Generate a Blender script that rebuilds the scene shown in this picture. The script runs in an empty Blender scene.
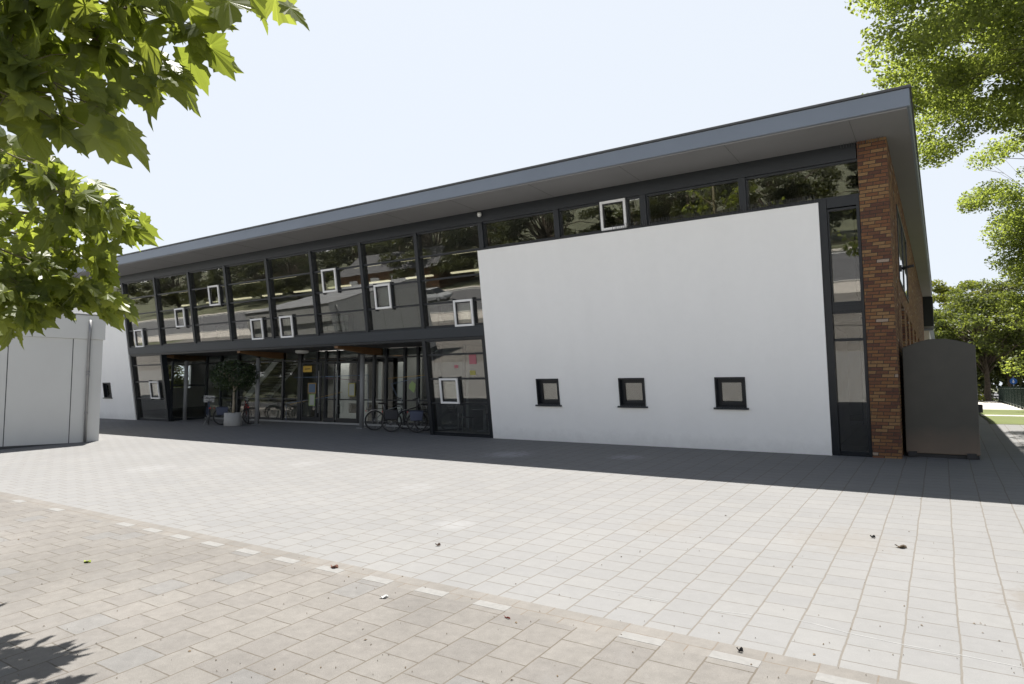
import bpy, bmesh, math, random
import numpy as np
from mathutils import Vector, Matrix
R = math.radians
random.seed(7)
sc = bpy.context.scene
C = sc.collection

# ------------------------------------------------------------------ camera
EYE = 1.5
F = 657.0
PITCH = math.atan(46/657.0)
YAW = R(33.2)
cam = bpy.data.cameras.new('camera'); co = bpy.data.objects.new('camera', cam); C.objects.link(co)
co.location = (0, 0, EYE)
co.rotation_euler = (R(90)+PITCH, 0, YAW)
cam.sensor_width = 36; cam.lens = F*36/1024
cam.clip_start = 0.05; cam.clip_end = 6000
sc.camera = co

# ------------------------------------------------------------------ light
SUNDIR = Vector((-0.24, 0.236, 1.0)).normalized()      # towards the sun
elev = math.asin(SUNDIR.z); azim = math.atan2(SUNDIR.x, SUNDIR.y)
w = bpy.data.worlds.new('World'); sc.world = w; w.use_nodes = True
nt = w.node_tree; bg = nt.nodes['Background']
sky = nt.nodes.new('ShaderNodeTexSky'); sky.sky_type = 'NISHITA'; sky.sun_disc = False
sky.sun_elevation = elev; sky.sun_rotation = azim
sky.air_density = 1.0; sky.dust_density = 2.0; sky.ozone_density = 1.0
bg.inputs[1].default_value = 0.063
# hazy summer sky: paler and brighter on the sun's side, plus an added horizon glow opposite
tcw = nt.nodes.new('ShaderNodeTexCoord'); dotn = nt.nodes.new('ShaderNodeVectorMath'); dotn.operation = 'DOT_PRODUCT'
dotn.inputs[1].default_value = (-0.45, 0.80, 0.30); nt.links.new(tcw.outputs['Generated'], dotn.inputs[0])
wr = nt.nodes.new('ShaderNodeValToRGB'); wr.color_ramp.elements[0].position = 0.0; wr.color_ramp.elements[0].color = (0, 0, 0, 1)
wr.color_ramp.elements[1].position = 0.75; wr.color_ramp.elements[1].color = (1, 1, 1, 1); nt.links.new(dotn.outputs['Value'], wr.inputs[0])
wm = nt.nodes.new('ShaderNodeMix'); wm.data_type = 'RGBA'; wm.blend_type = 'MIX'
wm.inputs[7].default_value = (6.5, 6.9, 7.4, 1)
wf_ = nt.nodes.new('ShaderNodeMath'); wf_.operation = 'MULTIPLY'; wf_.inputs[1].default_value = .8; nt.links.new(wr.outputs[0], wf_.inputs[0])
sz_ = nt.nodes.new('ShaderNodeSeparateXYZ'); nt.links.new(tcw.outputs['Generated'], sz_.inputs[0])
hr = nt.nodes.new('ShaderNodeValToRGB'); hr.color_ramp.elements[0].position = 0.02; hr.color_ramp.elements[0].color = (.85, .85, .85, 1)
hr.color_ramp.elements[1].position = 0.55; hr.color_ramp.elements[1].color = (0, 0, 0, 1); nt.links.new(sz_.outputs[2], hr.inputs[0])
mxw = nt.nodes.new('ShaderNodeMath'); mxw.operation = 'MAXIMUM'; nt.links.new(wf_.outputs[0], mxw.inputs[0]); nt.links.new(hr.outputs[0], mxw.inputs[1])
nt.links.new(mxw.outputs[0], wm.inputs[0]); dk = nt.nodes.new('ShaderNodeMix'); dk.data_type = 'RGBA'; dk.blend_type = 'MULTIPLY'; dk.inputs[0].default_value = 1; dk.inputs[7].default_value = (.58, .59, .60, 1)
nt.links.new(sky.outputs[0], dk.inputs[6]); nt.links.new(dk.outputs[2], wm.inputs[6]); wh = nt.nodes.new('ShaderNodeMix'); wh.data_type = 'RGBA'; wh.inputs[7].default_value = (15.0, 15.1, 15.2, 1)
h2 = nt.nodes.new('ShaderNodeValToRGB'); h2.color_ramp.elements[0].position = 0.05; h2.color_ramp.elements[0].color = (.9, .9, .9, 1)  # added bright horizon band behind the camera, lifts the shaded white panel
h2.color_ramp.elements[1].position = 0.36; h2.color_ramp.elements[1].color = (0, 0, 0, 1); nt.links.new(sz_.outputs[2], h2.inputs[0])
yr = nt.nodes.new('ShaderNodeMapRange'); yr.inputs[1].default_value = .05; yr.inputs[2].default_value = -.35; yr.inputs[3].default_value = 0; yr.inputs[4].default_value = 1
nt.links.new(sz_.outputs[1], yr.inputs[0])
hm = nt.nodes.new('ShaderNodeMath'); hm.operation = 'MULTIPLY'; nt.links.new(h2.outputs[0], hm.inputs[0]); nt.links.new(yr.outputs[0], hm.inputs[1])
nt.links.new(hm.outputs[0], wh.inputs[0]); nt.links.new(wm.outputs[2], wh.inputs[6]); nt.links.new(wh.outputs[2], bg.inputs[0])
sun = bpy.data.lights.new('sun', 'SUN'); so = bpy.data.objects.new('sun', sun); C.objects.link(so)
sun.energy = 4.6; sun.angle = R(0.53); sun.color = (1.0, 0.965, 0.91)
so.rotation_euler = SUNDIR.to_track_quat('Z', 'Y').to_euler()
sc.view_settings.view_transform = 'Standard'; sc.view_settings.look = 'None'
sc.view_settings.gamma = 1; sc.view_settings.use_curve_mapping = False
sc.view_settings.exposure = 1.27
try:
    sc.cycles.max_bounces = 10; sc.cycles.transparent_max_bounces = 24
    sc.cycles.diffuse_bounces = 5; sc.cycles.glossy_bounces = 4
except Exception: pass

# ------------------------------------------------------------------ placement helpers
Y0 = 16.37                 # foot of the facade
LT = math.tan(R(8.7))      # the facade leans out by 8.7 degrees
SL = 0.0457                # the plaza rises towards the facade
cyw, syw = math.cos(YAW), math.sin(YAW)
def ray(u, v):
    xc = u-512; yc = 342-v
    a = F*math.cos(PITCH)-yc*math.sin(PITCH); z = F*math.sin(PITCH)+yc*math.cos(PITCH)
    return Vector((xc*cyw-a*syw, xc*syw+a*cyw, z))
def hit(u, v, n, d):
    n = Vector(n); r = ray(u, v); c = Vector((0, 0, EYE))
    return c + r*((d-n.dot(c))/n.dot(r))
def onY(u, v, Y): return hit(u, v, (0, 1, 0), Y)
def onG(u, v): return hit(u, v, (0, -SL, 1), -SL*Y0)
def atd(u, v, d):
    r = ray(u, v); return Vector((0, 0, EYE)) + r.normalized()*d
def gz(y): return -SL*(Y0-min(max(y, -1.0), 26.0))

# ------------------------------------------------------------------ materials
def mat(name):
    m = bpy.data.materials.new(name); m.use_nodes = True
    return m, m.node_tree.nodes, m.node_tree.links, m.node_tree.nodes['Principled BSDF']
def N(nodes, t, **kw):
    n = nodes.new(t)
    for k, v in kw.items():
        if k.startswith('i_'):
            n.inputs[k[2:].replace('_', ' ')].default_value = v
        else: setattr(n, k, v)
    return n
def c4(c): return (c[0], c[1], c[2], 1)
def simple(name, col, rough=0.6, metal=0.0, var=0.12, scale=3.0, bump=0.0, bscale=40, spec=0.5):
    m, ns, L, b = mat(name)
    tc = N(ns, 'ShaderNodeTexCoord'); nz = N(ns, 'ShaderNodeTexNoise'); nz.inputs['Scale'].default_value = scale
    nz.inputs['Detail'].default_value = 6
    L.new(tc.outputs['Object'], nz.inputs['Vector'])
    r = N(ns, 'ShaderNodeValToRGB'); r.color_ramp.elements[0].position = .3; r.color_ramp.elements[1].position = .7
    r.color_ramp.elements[0].color = c4([x*(1-var) for x in col]); r.color_ramp.elements[1].color = c4([min(1, x*(1+var)) for x in col])
    L.new(nz.outputs['Fac'], r.inputs[0]); L.new(r.outputs[0], b.inputs['Base Color'])
    b.inputs['Roughness'].default_value = rough; b.inputs['Metallic'].default_value = metal
    b.inputs['Specular IOR Level'].default_value = spec
    if bump:
        n2 = N(ns, 'ShaderNodeTexNoise'); n2.inputs['Scale'].default_value = bscale; n2.inputs['Detail'].default_value = 4
        L.new(tc.outputs['Object'], n2.inputs['Vector'])
        bp = N(ns, 'ShaderNodeBump'); bp.inputs['Strength'].default_value = bump; bp.inputs['Distance'].default_value = 0.01
        L.new(n2.outputs['Fac'], bp.inputs['Height']); L.new(bp.outputs[0], b.inputs['Normal'])
    return m
def mixc(ns, L, fac, a, b, mode='MIX'):
    n = N(ns, 'ShaderNodeMix'); n.data_type = 'RGBA'; n.blend_type = mode
    for s, v in ((0, fac), (6, a), (7, b)):
        if hasattr(v, 'is_linked'): L.new(v, n.inputs[s])
        elif isinstance(v, (int, float)): n.inputs[s].default_value = v
        else: n.inputs[s].default_value = c4(v)
    return n.outputs[2]
def ramp(ns, L, src, stops, interp='LINEAR'):
    r = N(ns, 'ShaderNodeValToRGB'); r.color_ramp.interpolation = interp
    e = r.color_ramp.elements
    while len(e) < len(stops): e.new(0.5)
    for i, (p, c) in enumerate(stops):
        e[i].position = p; e[i].color = c4(c) if not isinstance(c, (int, float)) else (c, c, c, 1)
    L.new(src, r.inputs[0]); return r.outputs[0]
def math_(ns, L, op, a, b=None):
    n = N(ns, 'ShaderNodeMath'); n.operation = op
    for i, v in ((0, a), (1, b)):
        if v is None: continue
        if hasattr(v, 'is_linked'): L.new(v, n.inputs[i])
        else: n.inputs[i].default_value = v
    return n.outputs[0]
def noise(ns, L, vec, scale, detail=5, rough=.55, dist=0):
    n = N(ns, 'ShaderNodeTexNoise'); n.inputs['Scale'].default_value = scale; n.inputs['Detail'].default_value = detail
    n.inputs['Roughness'].default_value = rough; n.inputs['Distortion'].default_value = dist
    if vec is not None: L.new(vec, n.inputs['Vector'])
    return n.outputs['Fac']

def paving(name, bw, rh, x0, y0, stops, joint, m_along, m_cross, offset=.5, stains=(), swap=True, speck=.25, grime=.18):
    """pavers: columns run along Y (rows of the brick pattern are stacked in X)"""
    m, ns, L, b = mat(name)
    g = N(ns, 'ShaderNodeNewGeometry'); sp = N(ns, 'ShaderNodeSeparateXYZ'); L.new(g.outputs['Position'], sp.inputs[0])
    # slightly wavy joints
    wob = noise(ns, L, g.outputs['Position'], 0.9, 2)
    wv = math_(ns, L, 'MULTIPLY', math_(ns, L, 'SUBTRACT', wob, .5), .03)
    wob2 = noise(ns, L, g.outputs['Position'], 7.0, 2)
    wv2 = math_(ns, L, 'MULTIPLY', math_(ns, L, 'SUBTRACT', wob2, .5), .012)
    X = math_(ns, L, 'ADD', math_(ns, L, 'ADD', math_(ns, L, 'SUBTRACT', sp.outputs[0], x0), wv), wv2)
    Y = math_(ns, L, 'ADD', math_(ns, L, 'SUBTRACT', sp.outputs[1], y0), wv2)
    if swap: U, V = Y, X
    else: U, V = X, Y
    def brick(ms, sm=0.1):
        cb = N(ns, 'ShaderNodeCombineXYZ')
        L.new(math_(ns, L, 'ADD', U, 40*bw), cb.inputs[0]); L.new(math_(ns, L, 'ADD', V, 400*rh), cb.inputs[1])
        t = N(ns, 'ShaderNodeTexBrick'); t.offset = offset; t.offset_frequency = 2; t.squash = 1
        t.inputs['Scale'].default_value = 1; t.inputs['Mortar Size'].default_value = ms; t.inputs['Mortar Smooth'].default_value = sm
        t.inputs['Brick Width'].default_value = bw; t.inputs['Row Height'].default_value = rh
        t.inputs['Bias'].default_value = 0
        t.inputs['Color1'].default_value = (0, 0, 0, 1); t.inputs['Color2'].default_value = (1, 1, 1, 1); t.inputs['Mortar'].default_value = (.5, .5, .5, 1)
        L.new(cb.outputs[0], t.inputs['Vector']); return t
    t = brick(m_cross)
    col = ramp(ns, L, t.outputs['Color'], stops, 'CONSTANT' if len(stops) > 3 else 'LINEAR')
    # grain, aggregate, large wear
    fine = noise(ns, L, g.outputs['Position'], 160, 3, .7)
    med = noise(ns, L, g.outputs['Position'], 9, 6, .65)
    big = noise(ns, L, g.outputs['Position'], .45, 6, .6)
    col = mixc(ns, L, 1, col, ramp(ns, L, fine, [(.25, 1-speck), (.75, 1+speck*.6)]), 'MULTIPLY')
    col = mixc(ns, L, 1, col, ramp(ns, L, med, [(.25, 1-grime*.6), (.75, 1+grime*.3)]), 'MULTIPLY')
    col = mixc(ns, L, 1, col, ramp(ns, L, big, [(.3, 1-grime*.6), (.7, 1+grime*.3)]), 'MULTIPLY')
    # small pale grit
    vo = N(ns, 'ShaderNodeTexVoronoi'); vo.inputs['Scale'].default_value = 26; L.new(g.outputs['Position'], vo.inputs['Vector'])
    grit = ramp(ns, L, vo.outputs['Distance'], [(.05, 1.0), (.11, 0.0)])
    patch = ramp(ns, L, noise(ns, L, g.outputs['Position'], 1.7, 4), [(.5, 0.), (.68, .8)])
    col = mixc(ns, L, math_(ns, L, 'MULTIPLY', math_(ns, L, 'MULTIPLY', grit, patch), .6), col, (.33, .30, .26))
    # sandy spill
    sand = ramp(ns, L, noise(ns, L, g.outputs['Position'], .8, 6, .7, .6), [(.56, 0.), (.75, .55)])
    col = mixc(ns, L, sand, col, stops[-1][1] if not isinstance(stops[-1][1], float) else (.4, .36, .3))
    for (sx, sy, sr, sc_, amt) in stains:
        dx = math_(ns, L, 'SUBTRACT', sp.outputs[0], sx); dy = math_(ns, L, 'SUBTRACT', sp.outputs[1], sy)
        dd = math_(ns, L, 'SQRT', math_(ns, L, 'ADD', math_(ns, L, 'MULTIPLY', dx, dx), math_(ns, L, 'MULTIPLY', dy, dy)))
        dd = math_(ns, L, 'ADD', math_(ns, L, 'DIVIDE', dd, sr), math_(ns, L, 'MULTIPLY', math_(ns, L, 'SUBTRACT', med, .5), 2.2))
        f = ramp(ns, L, dd, [(.3, amt), (1.0, 0.)])
        col = mixc(ns, L, f, col, sc_)
    jn = noise(ns, L, g.outputs['Position'], 13, 3)
    jf = math_(ns, L, 'MULTIPLY', t.outputs['Fac'], ramp(ns, L, jn, [(.3, .45), (.6, 1.)]))
    col = mixc(ns, L, jf, col, joint)
    h = t.outputs['Fac']
    if m_along > m_cross:      # a wider, sand-filled joint between the columns
        fr = math_(ns, L, 'FRACT', math_(ns, L, 'DIVIDE', math_(ns, L, 'ADD', V, 400*rh), rh))
        dj = math_(ns, L, 'MULTIPLY', math_(ns, L, 'MINIMUM', fr, math_(ns, L, 'SUBTRACT', 1.0, fr)), rh)
        dj = math_(ns, L, 'ADD', dj, math_(ns, L, 'MULTIPLY', math_(ns, L, 'SUBTRACT', jn, .5), .01))
        f2 = ramp(ns, L, dj, [(m_along*.5, 1.), (m_along*.5+.004, 0.)])
        col = mixc(ns, L, math_(ns, L, 'MULTIPLY', f2, .75), col, [x*1.25 for x in joint])
        h = math_(ns, L, 'MAXIMUM', h, f2)
    L.new(col, b.inputs['Base Color']); b.inputs['Roughness'].default_value = .9; b.inputs['Specular IOR Level'].default_value = .25
    hh = math_(ns, L, 'ADD', math_(ns, L, 'MULTIPLY', h, -1.0), math_(ns, L, 'MULTIPLY', fine, .35))
    bp = N(ns, 'ShaderNodeBump'); bp.inputs['Strength'].default_value = .45; bp.inputs['Distance'].default_value = .006
    L.new(hh, bp.inputs['Height']); L.new(bp.outputs[0], b.inputs['Normal'])
    return m

M = {}
BR = (.185, .172, .155)
M['tiles'] = paving('grey_plaza_tiles', .31, .37, .03, 5.35,
    [(0, (.194, .192, .189)), (.5, (.200, .198, .194)), (1., (.206, .203, .197))], (.118, .107, .092), .010, .0065,
    stains=((-1.1, 9.0, .8, BR, .5), (-3.2, 8.6, .6, BR, .38), (.7, 7.6, .45, (.15, .13, .11), .5), (1.3, 7.2, .35, BR, .5), (-15.5, 8.3, .7, (.25, .25, .25), .35), (-8.2, 9.3, .5, (.25, .25, .25), .35),
            (-12.6, 10.4, .5, (.25, .25, .25), .35), (-5.8, 7.4, .35, (.27, .27, .27), .4), (-9.0, 13.6, .7, (.4, .4, .42), .45), (-6.2, 14.3, .5, (.36, .36, .38), .4)), speck=.12, grime=.10)
M['old_tiles'] = paving('brown_plaza_tiles', .362, .366, -1.93, 4.98,
    [(0, (.177, .1655, .152)), (.2, (.182, .170, .156)), (.45, (.171, .160, .148)), (.66, (.186, .1745, .160)), (.90, (.173, .167, .160))], (.085, .073, .058), .007, .0062, speck=.28, grime=.28)
M['border'] = paving('border_tiles', .37, .5, -1.93+.18, 5.2,
    [(0, (.175, .164, .150)), (.35, (.182, .170, .155)), (.75, (.19, .178, .163))], (.14, .115, .09), .006, .006, swap=False, speck=.2, grime=.25)
M['light_tile'] = simple('light_concrete_tile', (.192, .188, .18), .9, var=.08, scale=20, bump=.3, bscale=150)
M['path'] = simple('pale_path', (.42, .39, .35), .9, var=.08, scale=2, bump=.2)
M['asphalt'] = simple('asphalt', (.10, .10, .105), .9, var=.15, scale=1.2, bump=.4, bscale=90)
M['kerb'] = simple('kerb_concrete', (.42, .41, .39), .85, var=.1)
M['white_line'] = simple('road_paint', (.72, .72, .70), .7, var=.06)
M['black'] = simple('black_rubber', (.018, .018, .02), .6, var=.1)
M['frame'] = simple('anthracite_frame', (.008, .011, .0155), .42, var=.12, scale=1.5)
M['ledge'] = simple('anthracite_ledge', (.020, .026, .034), .5, var=.1, scale=1.0)
M['fascia'] = simple('roof_fascia_metal', (.19, .22, .265), .5, var=.05, scale=.7)
M['soffit'] = simple('soffit_board', (.222, .219, .219), .8, var=.05, scale=.6)
M['vent'] = simple('white_vent_frame', (.80, .80, .80), .45, var=.04)
M['interior'] = simple('interior_plaster', (.30, .30, .29), .85, var=.05)
M['int_floor'] = simple('interior_floor', (.16, .15, .14), .55, var=.1)
M['int_dark'] = simple('dark_ceiling', (.05, .05, .052), .8, var=.1)
M['steel'] = simple('brushed_steel', (.32, .33, .34), .4, metal=.3, var=.08)
M['col'] = simple('grey_painted_steel', (.20, .205, .21), .5, var=.06)
M['darkmetal'] = simple('dark_zinc', (.10, .10, .10), .5, metal=.5, var=.1)
M['yellow'] = simple('yellow_sign', (.55, .36, .05), .6, var=.05)
M['paper'] = simple('paper', (.36, .38, .36), .8, var=.05)
M['pink'] = simple('pink_paper', (.36, .13, .15), .8, var=.05)
M['green_paper'] = simple('green_paper', (.26, .36, .15), .8, var=.05)
M['yellow_paper'] = simple('yellow_paper', (.36, .33, .10), .8, var=.05)
M['blue_tape'] = simple('blue_tape', (.09, .14, .22), .6, var=.05)
M['orange_tape'] = simple('orange_tape', (.28, .19, .06), .6, var=.05)
M['bagpurple'] = simple('muted_purple_tape', (.16, .09, .12), .6, var=.05)
M['soil'] = simple('potting_soil', (.04, .03, .02), .95, var=.3, scale=30)
M['pot'] = simple('grey_planter', (.34, .34, .335), .7, var=.06, scale=4)
M['shed'] = simple('grey_composite_panel', (.62, .62, .60), .55, var=.03, scale=.8)
M['seam'] = simple('dark_seam', (.06, .06, .06), .8)
M['zinc'] = simple('zinc_pipe', (.30, .30, .30), .45, metal=.4, var=.1)

def stucco(name, col):
    m, ns, L, b = mat(name)
    g = N(ns, 'ShaderNodeNewGeometry')
    st = N(ns, 'ShaderNodeMapping'); st.inputs['Scale'].default_value = (1.5, 1.5, .25); L.new(g.outputs['Position'], st.inputs[0])
    a = noise(ns, L, st.outputs[0], 1.2, 7, .6); bb = noise(ns, L, g.outputs['Position'], 5, 6, .7)
    c = mixc(ns, L, 1, col, ramp(ns, L, a, [(.3, .982), (.7, 1.008)]), 'MULTIPLY')
    c = mixc(ns, L, 1, c, ramp(ns, L, bb, [(.25, .982), (.6, 1.0)]), 'MULTIPLY')
    sp = N(ns, 'ShaderNodeSeparateXYZ'); L.new(g.outputs['Position'], sp.inputs[0])
    hz = math_(ns, L, 'ADD', sp.outputs[2], math_(ns, L, 'MULTIPLY', bb, .5))
    c = mixc(ns, L, ramp(ns, L, hz, [(.22, .22), (.62, 0.)]), c, (.36, .35, .34))      # splash dirt at the foot
    L.new(c, b.inputs['Base Color']); b.inputs['Roughness'].default_value = .9
    bp = N(ns, 'ShaderNodeBump'); bp.inputs['Strength'].default_value = .25; bp.inputs['Distance'].default_value = .004
    L.new(noise(ns, L, g.outputs['Position'], 120, 3), bp.inputs['Height']); L.new(bp.outputs[0], b.inputs['Normal'])
    return m
M['stucco'] = stucco('white_stucco', (.90, .898, .89))

def brick_mat():
    m, ns, L, b = mat('orange_brown_brick')
    g = N(ns, 'ShaderNodeNewGeometry'); sp = N(ns, 'ShaderNodeSeparateXYZ'); L.new(g.outputs['Position'], sp.inputs[0])
    cb = N(ns, 'ShaderNodeCombineXYZ'); L.new(math_(ns, L, 'ADD', math_(ns, L, 'ADD', sp.outputs[0], sp.outputs[1]), 40.03), cb.inputs[0])
    L.new(math_(ns, L, 'ADD', sp.outputs[2], 2.0), cb.inputs[1])
    def bt(off, c1=0., c2=1.):
        t = N(ns, 'ShaderNodeTexBrick'); t.offset = .5
        t.inputs['Scale'].default_value = 1; t.inputs['Mortar Size'].default_value = .0075; t.inputs['Mortar Smooth'].default_value = .15
        t.inputs['Brick Width'].default_value = .235; t.inputs['Row Height'].default_value = .073; t.inputs['Bias'].default_value = 0
        t.inputs['Color1'].default_value = (0, 0, 0, 1); t.inputs['Color2'].default_value = (1, 1, 1, 1); t.inputs['Mortar'].default_value = (.5, .5, .5, 1)
        L.new(cb.outputs[0], t.inputs['Vector']); return t
    t = bt(0)
    col = ramp(ns, L, t.outputs['Color'], [(0, (.21, .105, .065)), (.13, (.30, .155, .075)), (.3, (.17, .085, .06)), (.42, (.35, .205, .10)), (.58, (.25, .12, .07)), (.72, (.37, .225, .11)), (.86, (.27, .13, .07)), (.975, (.48, .38, .30))], 'CONSTANT')
    n1 = noise(ns, L, g.outputs['Position'], 38, 5, .7)
    col = mixc(ns, L, 1, col, ramp(ns, L, n1, [(.25, .48), (.75, .82)]), 'MULTIPLY')
    col = mixc(ns, L, t.outputs['Fac'], col, (.055, .048, .042))
    L.new(col, b.inputs['Base Color']); b.inputs['Roughness'].default_value = .9; b.inputs['Specular IOR Level'].default_value = .2
    bp = N(ns, 'ShaderNodeBump'); bp.inputs['Strength'].default_value = .8; bp.inputs['Distance'].default_value = .008
    L.new(math_(ns, L, 'ADD', math_(ns, L, 'MULTIPLY', t.outputs['Fac'], -1.), math_(ns, L, 'MULTIPLY', n1, .4)), bp.inputs['Height'])
    L.new(bp.outputs[0], b.inputs['Normal'])
    return m
M['brick'] = brick_mat()

def glass_mat(name, tint, ior=1.55, extra=.03):
    m, ns, L, b = mat(name); ns.remove(b); out = ns['Material Output']
    tr = N(ns, 'ShaderNodeBsdfTransparent'); tr.inputs[0].default_value = c4(tint)
    gl = N(ns, 'ShaderNodeBsdfGlossy'); gl.inputs['Roughness'].default_value = 0.004; gl.inputs[0].default_value = (.95, .93, .91, 1)
    fr = N(ns, 'ShaderNodeFresnel'); gb = N(ns, 'ShaderNodeNewGeometry')      # same reflectance on both faces of the pane
    L.new(math_(ns, L, 'ADD', math_(ns, L, 'MULTIPLY', gb.outputs['Backfacing'], 1/ior-ior), ior), fr.inputs[0])
    f = math_(ns, L, 'MINIMUM', math_(ns, L, 'ADD', fr.outputs[0], extra), 1.0)
    g = N(ns, 'ShaderNodeNewGeometry')
    bp = N(ns, 'ShaderNodeBump'); bp.inputs['Strength'].default_value = .05; bp.inputs['Distance'].default_value = .05
    L.new(noise(ns, L, g.outputs['Position'], .55, 2), bp.inputs['Height']); L.new(bp.outputs[0], gl.inputs['Normal'])
    mx = N(ns, 'ShaderNodeMixShader'); L.new(f, mx.inputs[0]); L.new(tr.outputs[0], mx.inputs[1]); L.new(gl.outputs[0], mx.inputs[2])
    L.new(mx.outputs[0], out.inputs[0]); return m
M['glass'] = glass_mat('tinted_glass', (.84, .86, .84), 1.6, .09)
M['clear_glass'] = glass_mat('clear_glass', (.80, .83, .82), 1.45, .0)
M['dark_glass'] = glass_mat('dark_car_glass', (.08, .09, .09), 1.5, .03)

def wood_mat():
    m, ns, L, b = mat('laminated_timber')
    tc = N(ns, 'ShaderNodeTexCoord'); mp = N(ns, 'ShaderNodeMapping'); mp.inputs['Scale'].default_value = (6, .6, 14); L.new(tc.outputs['Object'], mp.inputs[0])
    n = noise(ns, L, mp.outputs[0], 2.5, 6, .6, .4)
    L.new(ramp(ns, L, n, [(.3, (.13, .065, .028)), (.7, (.22, .12, .05))]), b.inputs['Base Color']); b.inputs['Roughness'].default_value = .6
    return m
M['wood'] = wood_mat()

def emit_mat(name, col, s):
    m, ns, L, b = mat(name)
    b.inputs['Base Color'].default_value = c4(col); b.inputs['Emission Color'].default_value = c4(col); b.inputs['Emission Strength'].default_value = s
    return m
M['lamp'] = emit_mat('lit_fluorescent_lamp', (1., .90, .62), .42)
M['added_lobby_light'] = emit_mat('added_lobby_glow', (1., .94, .86), 2.6)  # added fill light for the lobby interior
M['dome'] = simple('opal_dome', (.75, .75, .72), .4, var=.03)

def leaf_mat(name, c1, c2, c3, trans=.45, rough=.45, attr=True, tcol=1.6, veins=False):
    m, ns, L, b = mat(name)
    g = N(ns, 'ShaderNodeNewGeometry')
    if attr:
        at = N(ns, 'ShaderNodeAttribute'); at.attribute_name = 'tone'; fac = at.outputs['Fac']
    else: fac = g.outputs['Random Per Island']
    col = ramp(ns, L, fac, [(0, c1), (.5, c2), (1, c3)])
    if veins:
        uv = N(ns, 'ShaderNodeAttribute'); uv.attribute_name = 'vein'
        col = mixc(ns, L, math_(ns, L, 'MULTIPLY', ramp(ns, L, uv.outputs['Fac'], [(.80, 0.), (1., 1.)]), .45), col, [x*1.9 for x in c3])
    L.new(col, b.inputs['Base Color']); b.inputs['Roughness'].default_value = rough; b.inputs['Specular IOR Level'].default_value = .35
    tl = N(ns, 'ShaderNodeBsdfTranslucent')
    tc = mixc(ns, L, 1, col, (tcol*1.05, tcol*1.0, tcol*.45), 'MULTIPLY')
    L.new(tc, tl.inputs[0])
    mx = N(ns, 'ShaderNodeMixShader'); mx.inputs[0].default_value = trans
    L.new(b.outputs[0], mx.inputs[1]); L.new(tl.outputs[0], mx.inputs[2]); L.new(mx.outputs[0], ns['Material Output'].inputs[0])
    return m
M['plane_leaf'] = leaf_mat('plane_leaf', (.075, .095, .026), (.10, .125, .034), (.14, .165, .05), .52, .4, tcol=2.8, veins=True)
M['locust_leaf'] = leaf_mat('locust_leaf', (.10, .130, .042), (.14, .175, .058), (.185, .22, .08), .58, .5, tcol=2.2)
M['tree_leaf'] = leaf_mat('tree_leaf', (.045, .053, .020), (.062, .071, .026), (.082, .092, .034), .35, .5, tcol=1.5)
M['mid_leaf'] = leaf_mat('mid_leaf', (.06, .08, .026), (.09, .112, .034), (.12, .14, .045), .48, .5, tcol=1.9)
M['yellow_leaf'] = leaf_mat('yellowish_leaf', (.11, .13, .030), (.14, .16, .036), (.18, .19, .05), .45, .5, tcol=1.5)
M['pot_leaf'] = leaf_mat('glossy_dark_leaf', (.020, .035, .016), (.03, .05, .02), (.05, .075, .03), .2, .35)
M['bark'] = simple('bark', (.10, .075, .055), .95, var=.3, scale=8, bump=.8, bscale=14)
M['twig'] = simple('green_brown_twig', (.14, .12, .06), .8, var=.2, scale=10)
M['pale_bark'] = simple('pale_bark', (.30, .26, .20), .9, var=.25, scale=6)
M['grass'] = simple('grass', (.11, .13, .04), .95, var=.25, scale=.8, bump=.8, bscale=60)
M['far_grass'] = simple('far_grass', (.095, .10, .055), .95, var=.25, scale=.2)
M['fence'] = simple('dark_green_fence', (.012, .03, .022), .5, var=.1)

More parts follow.
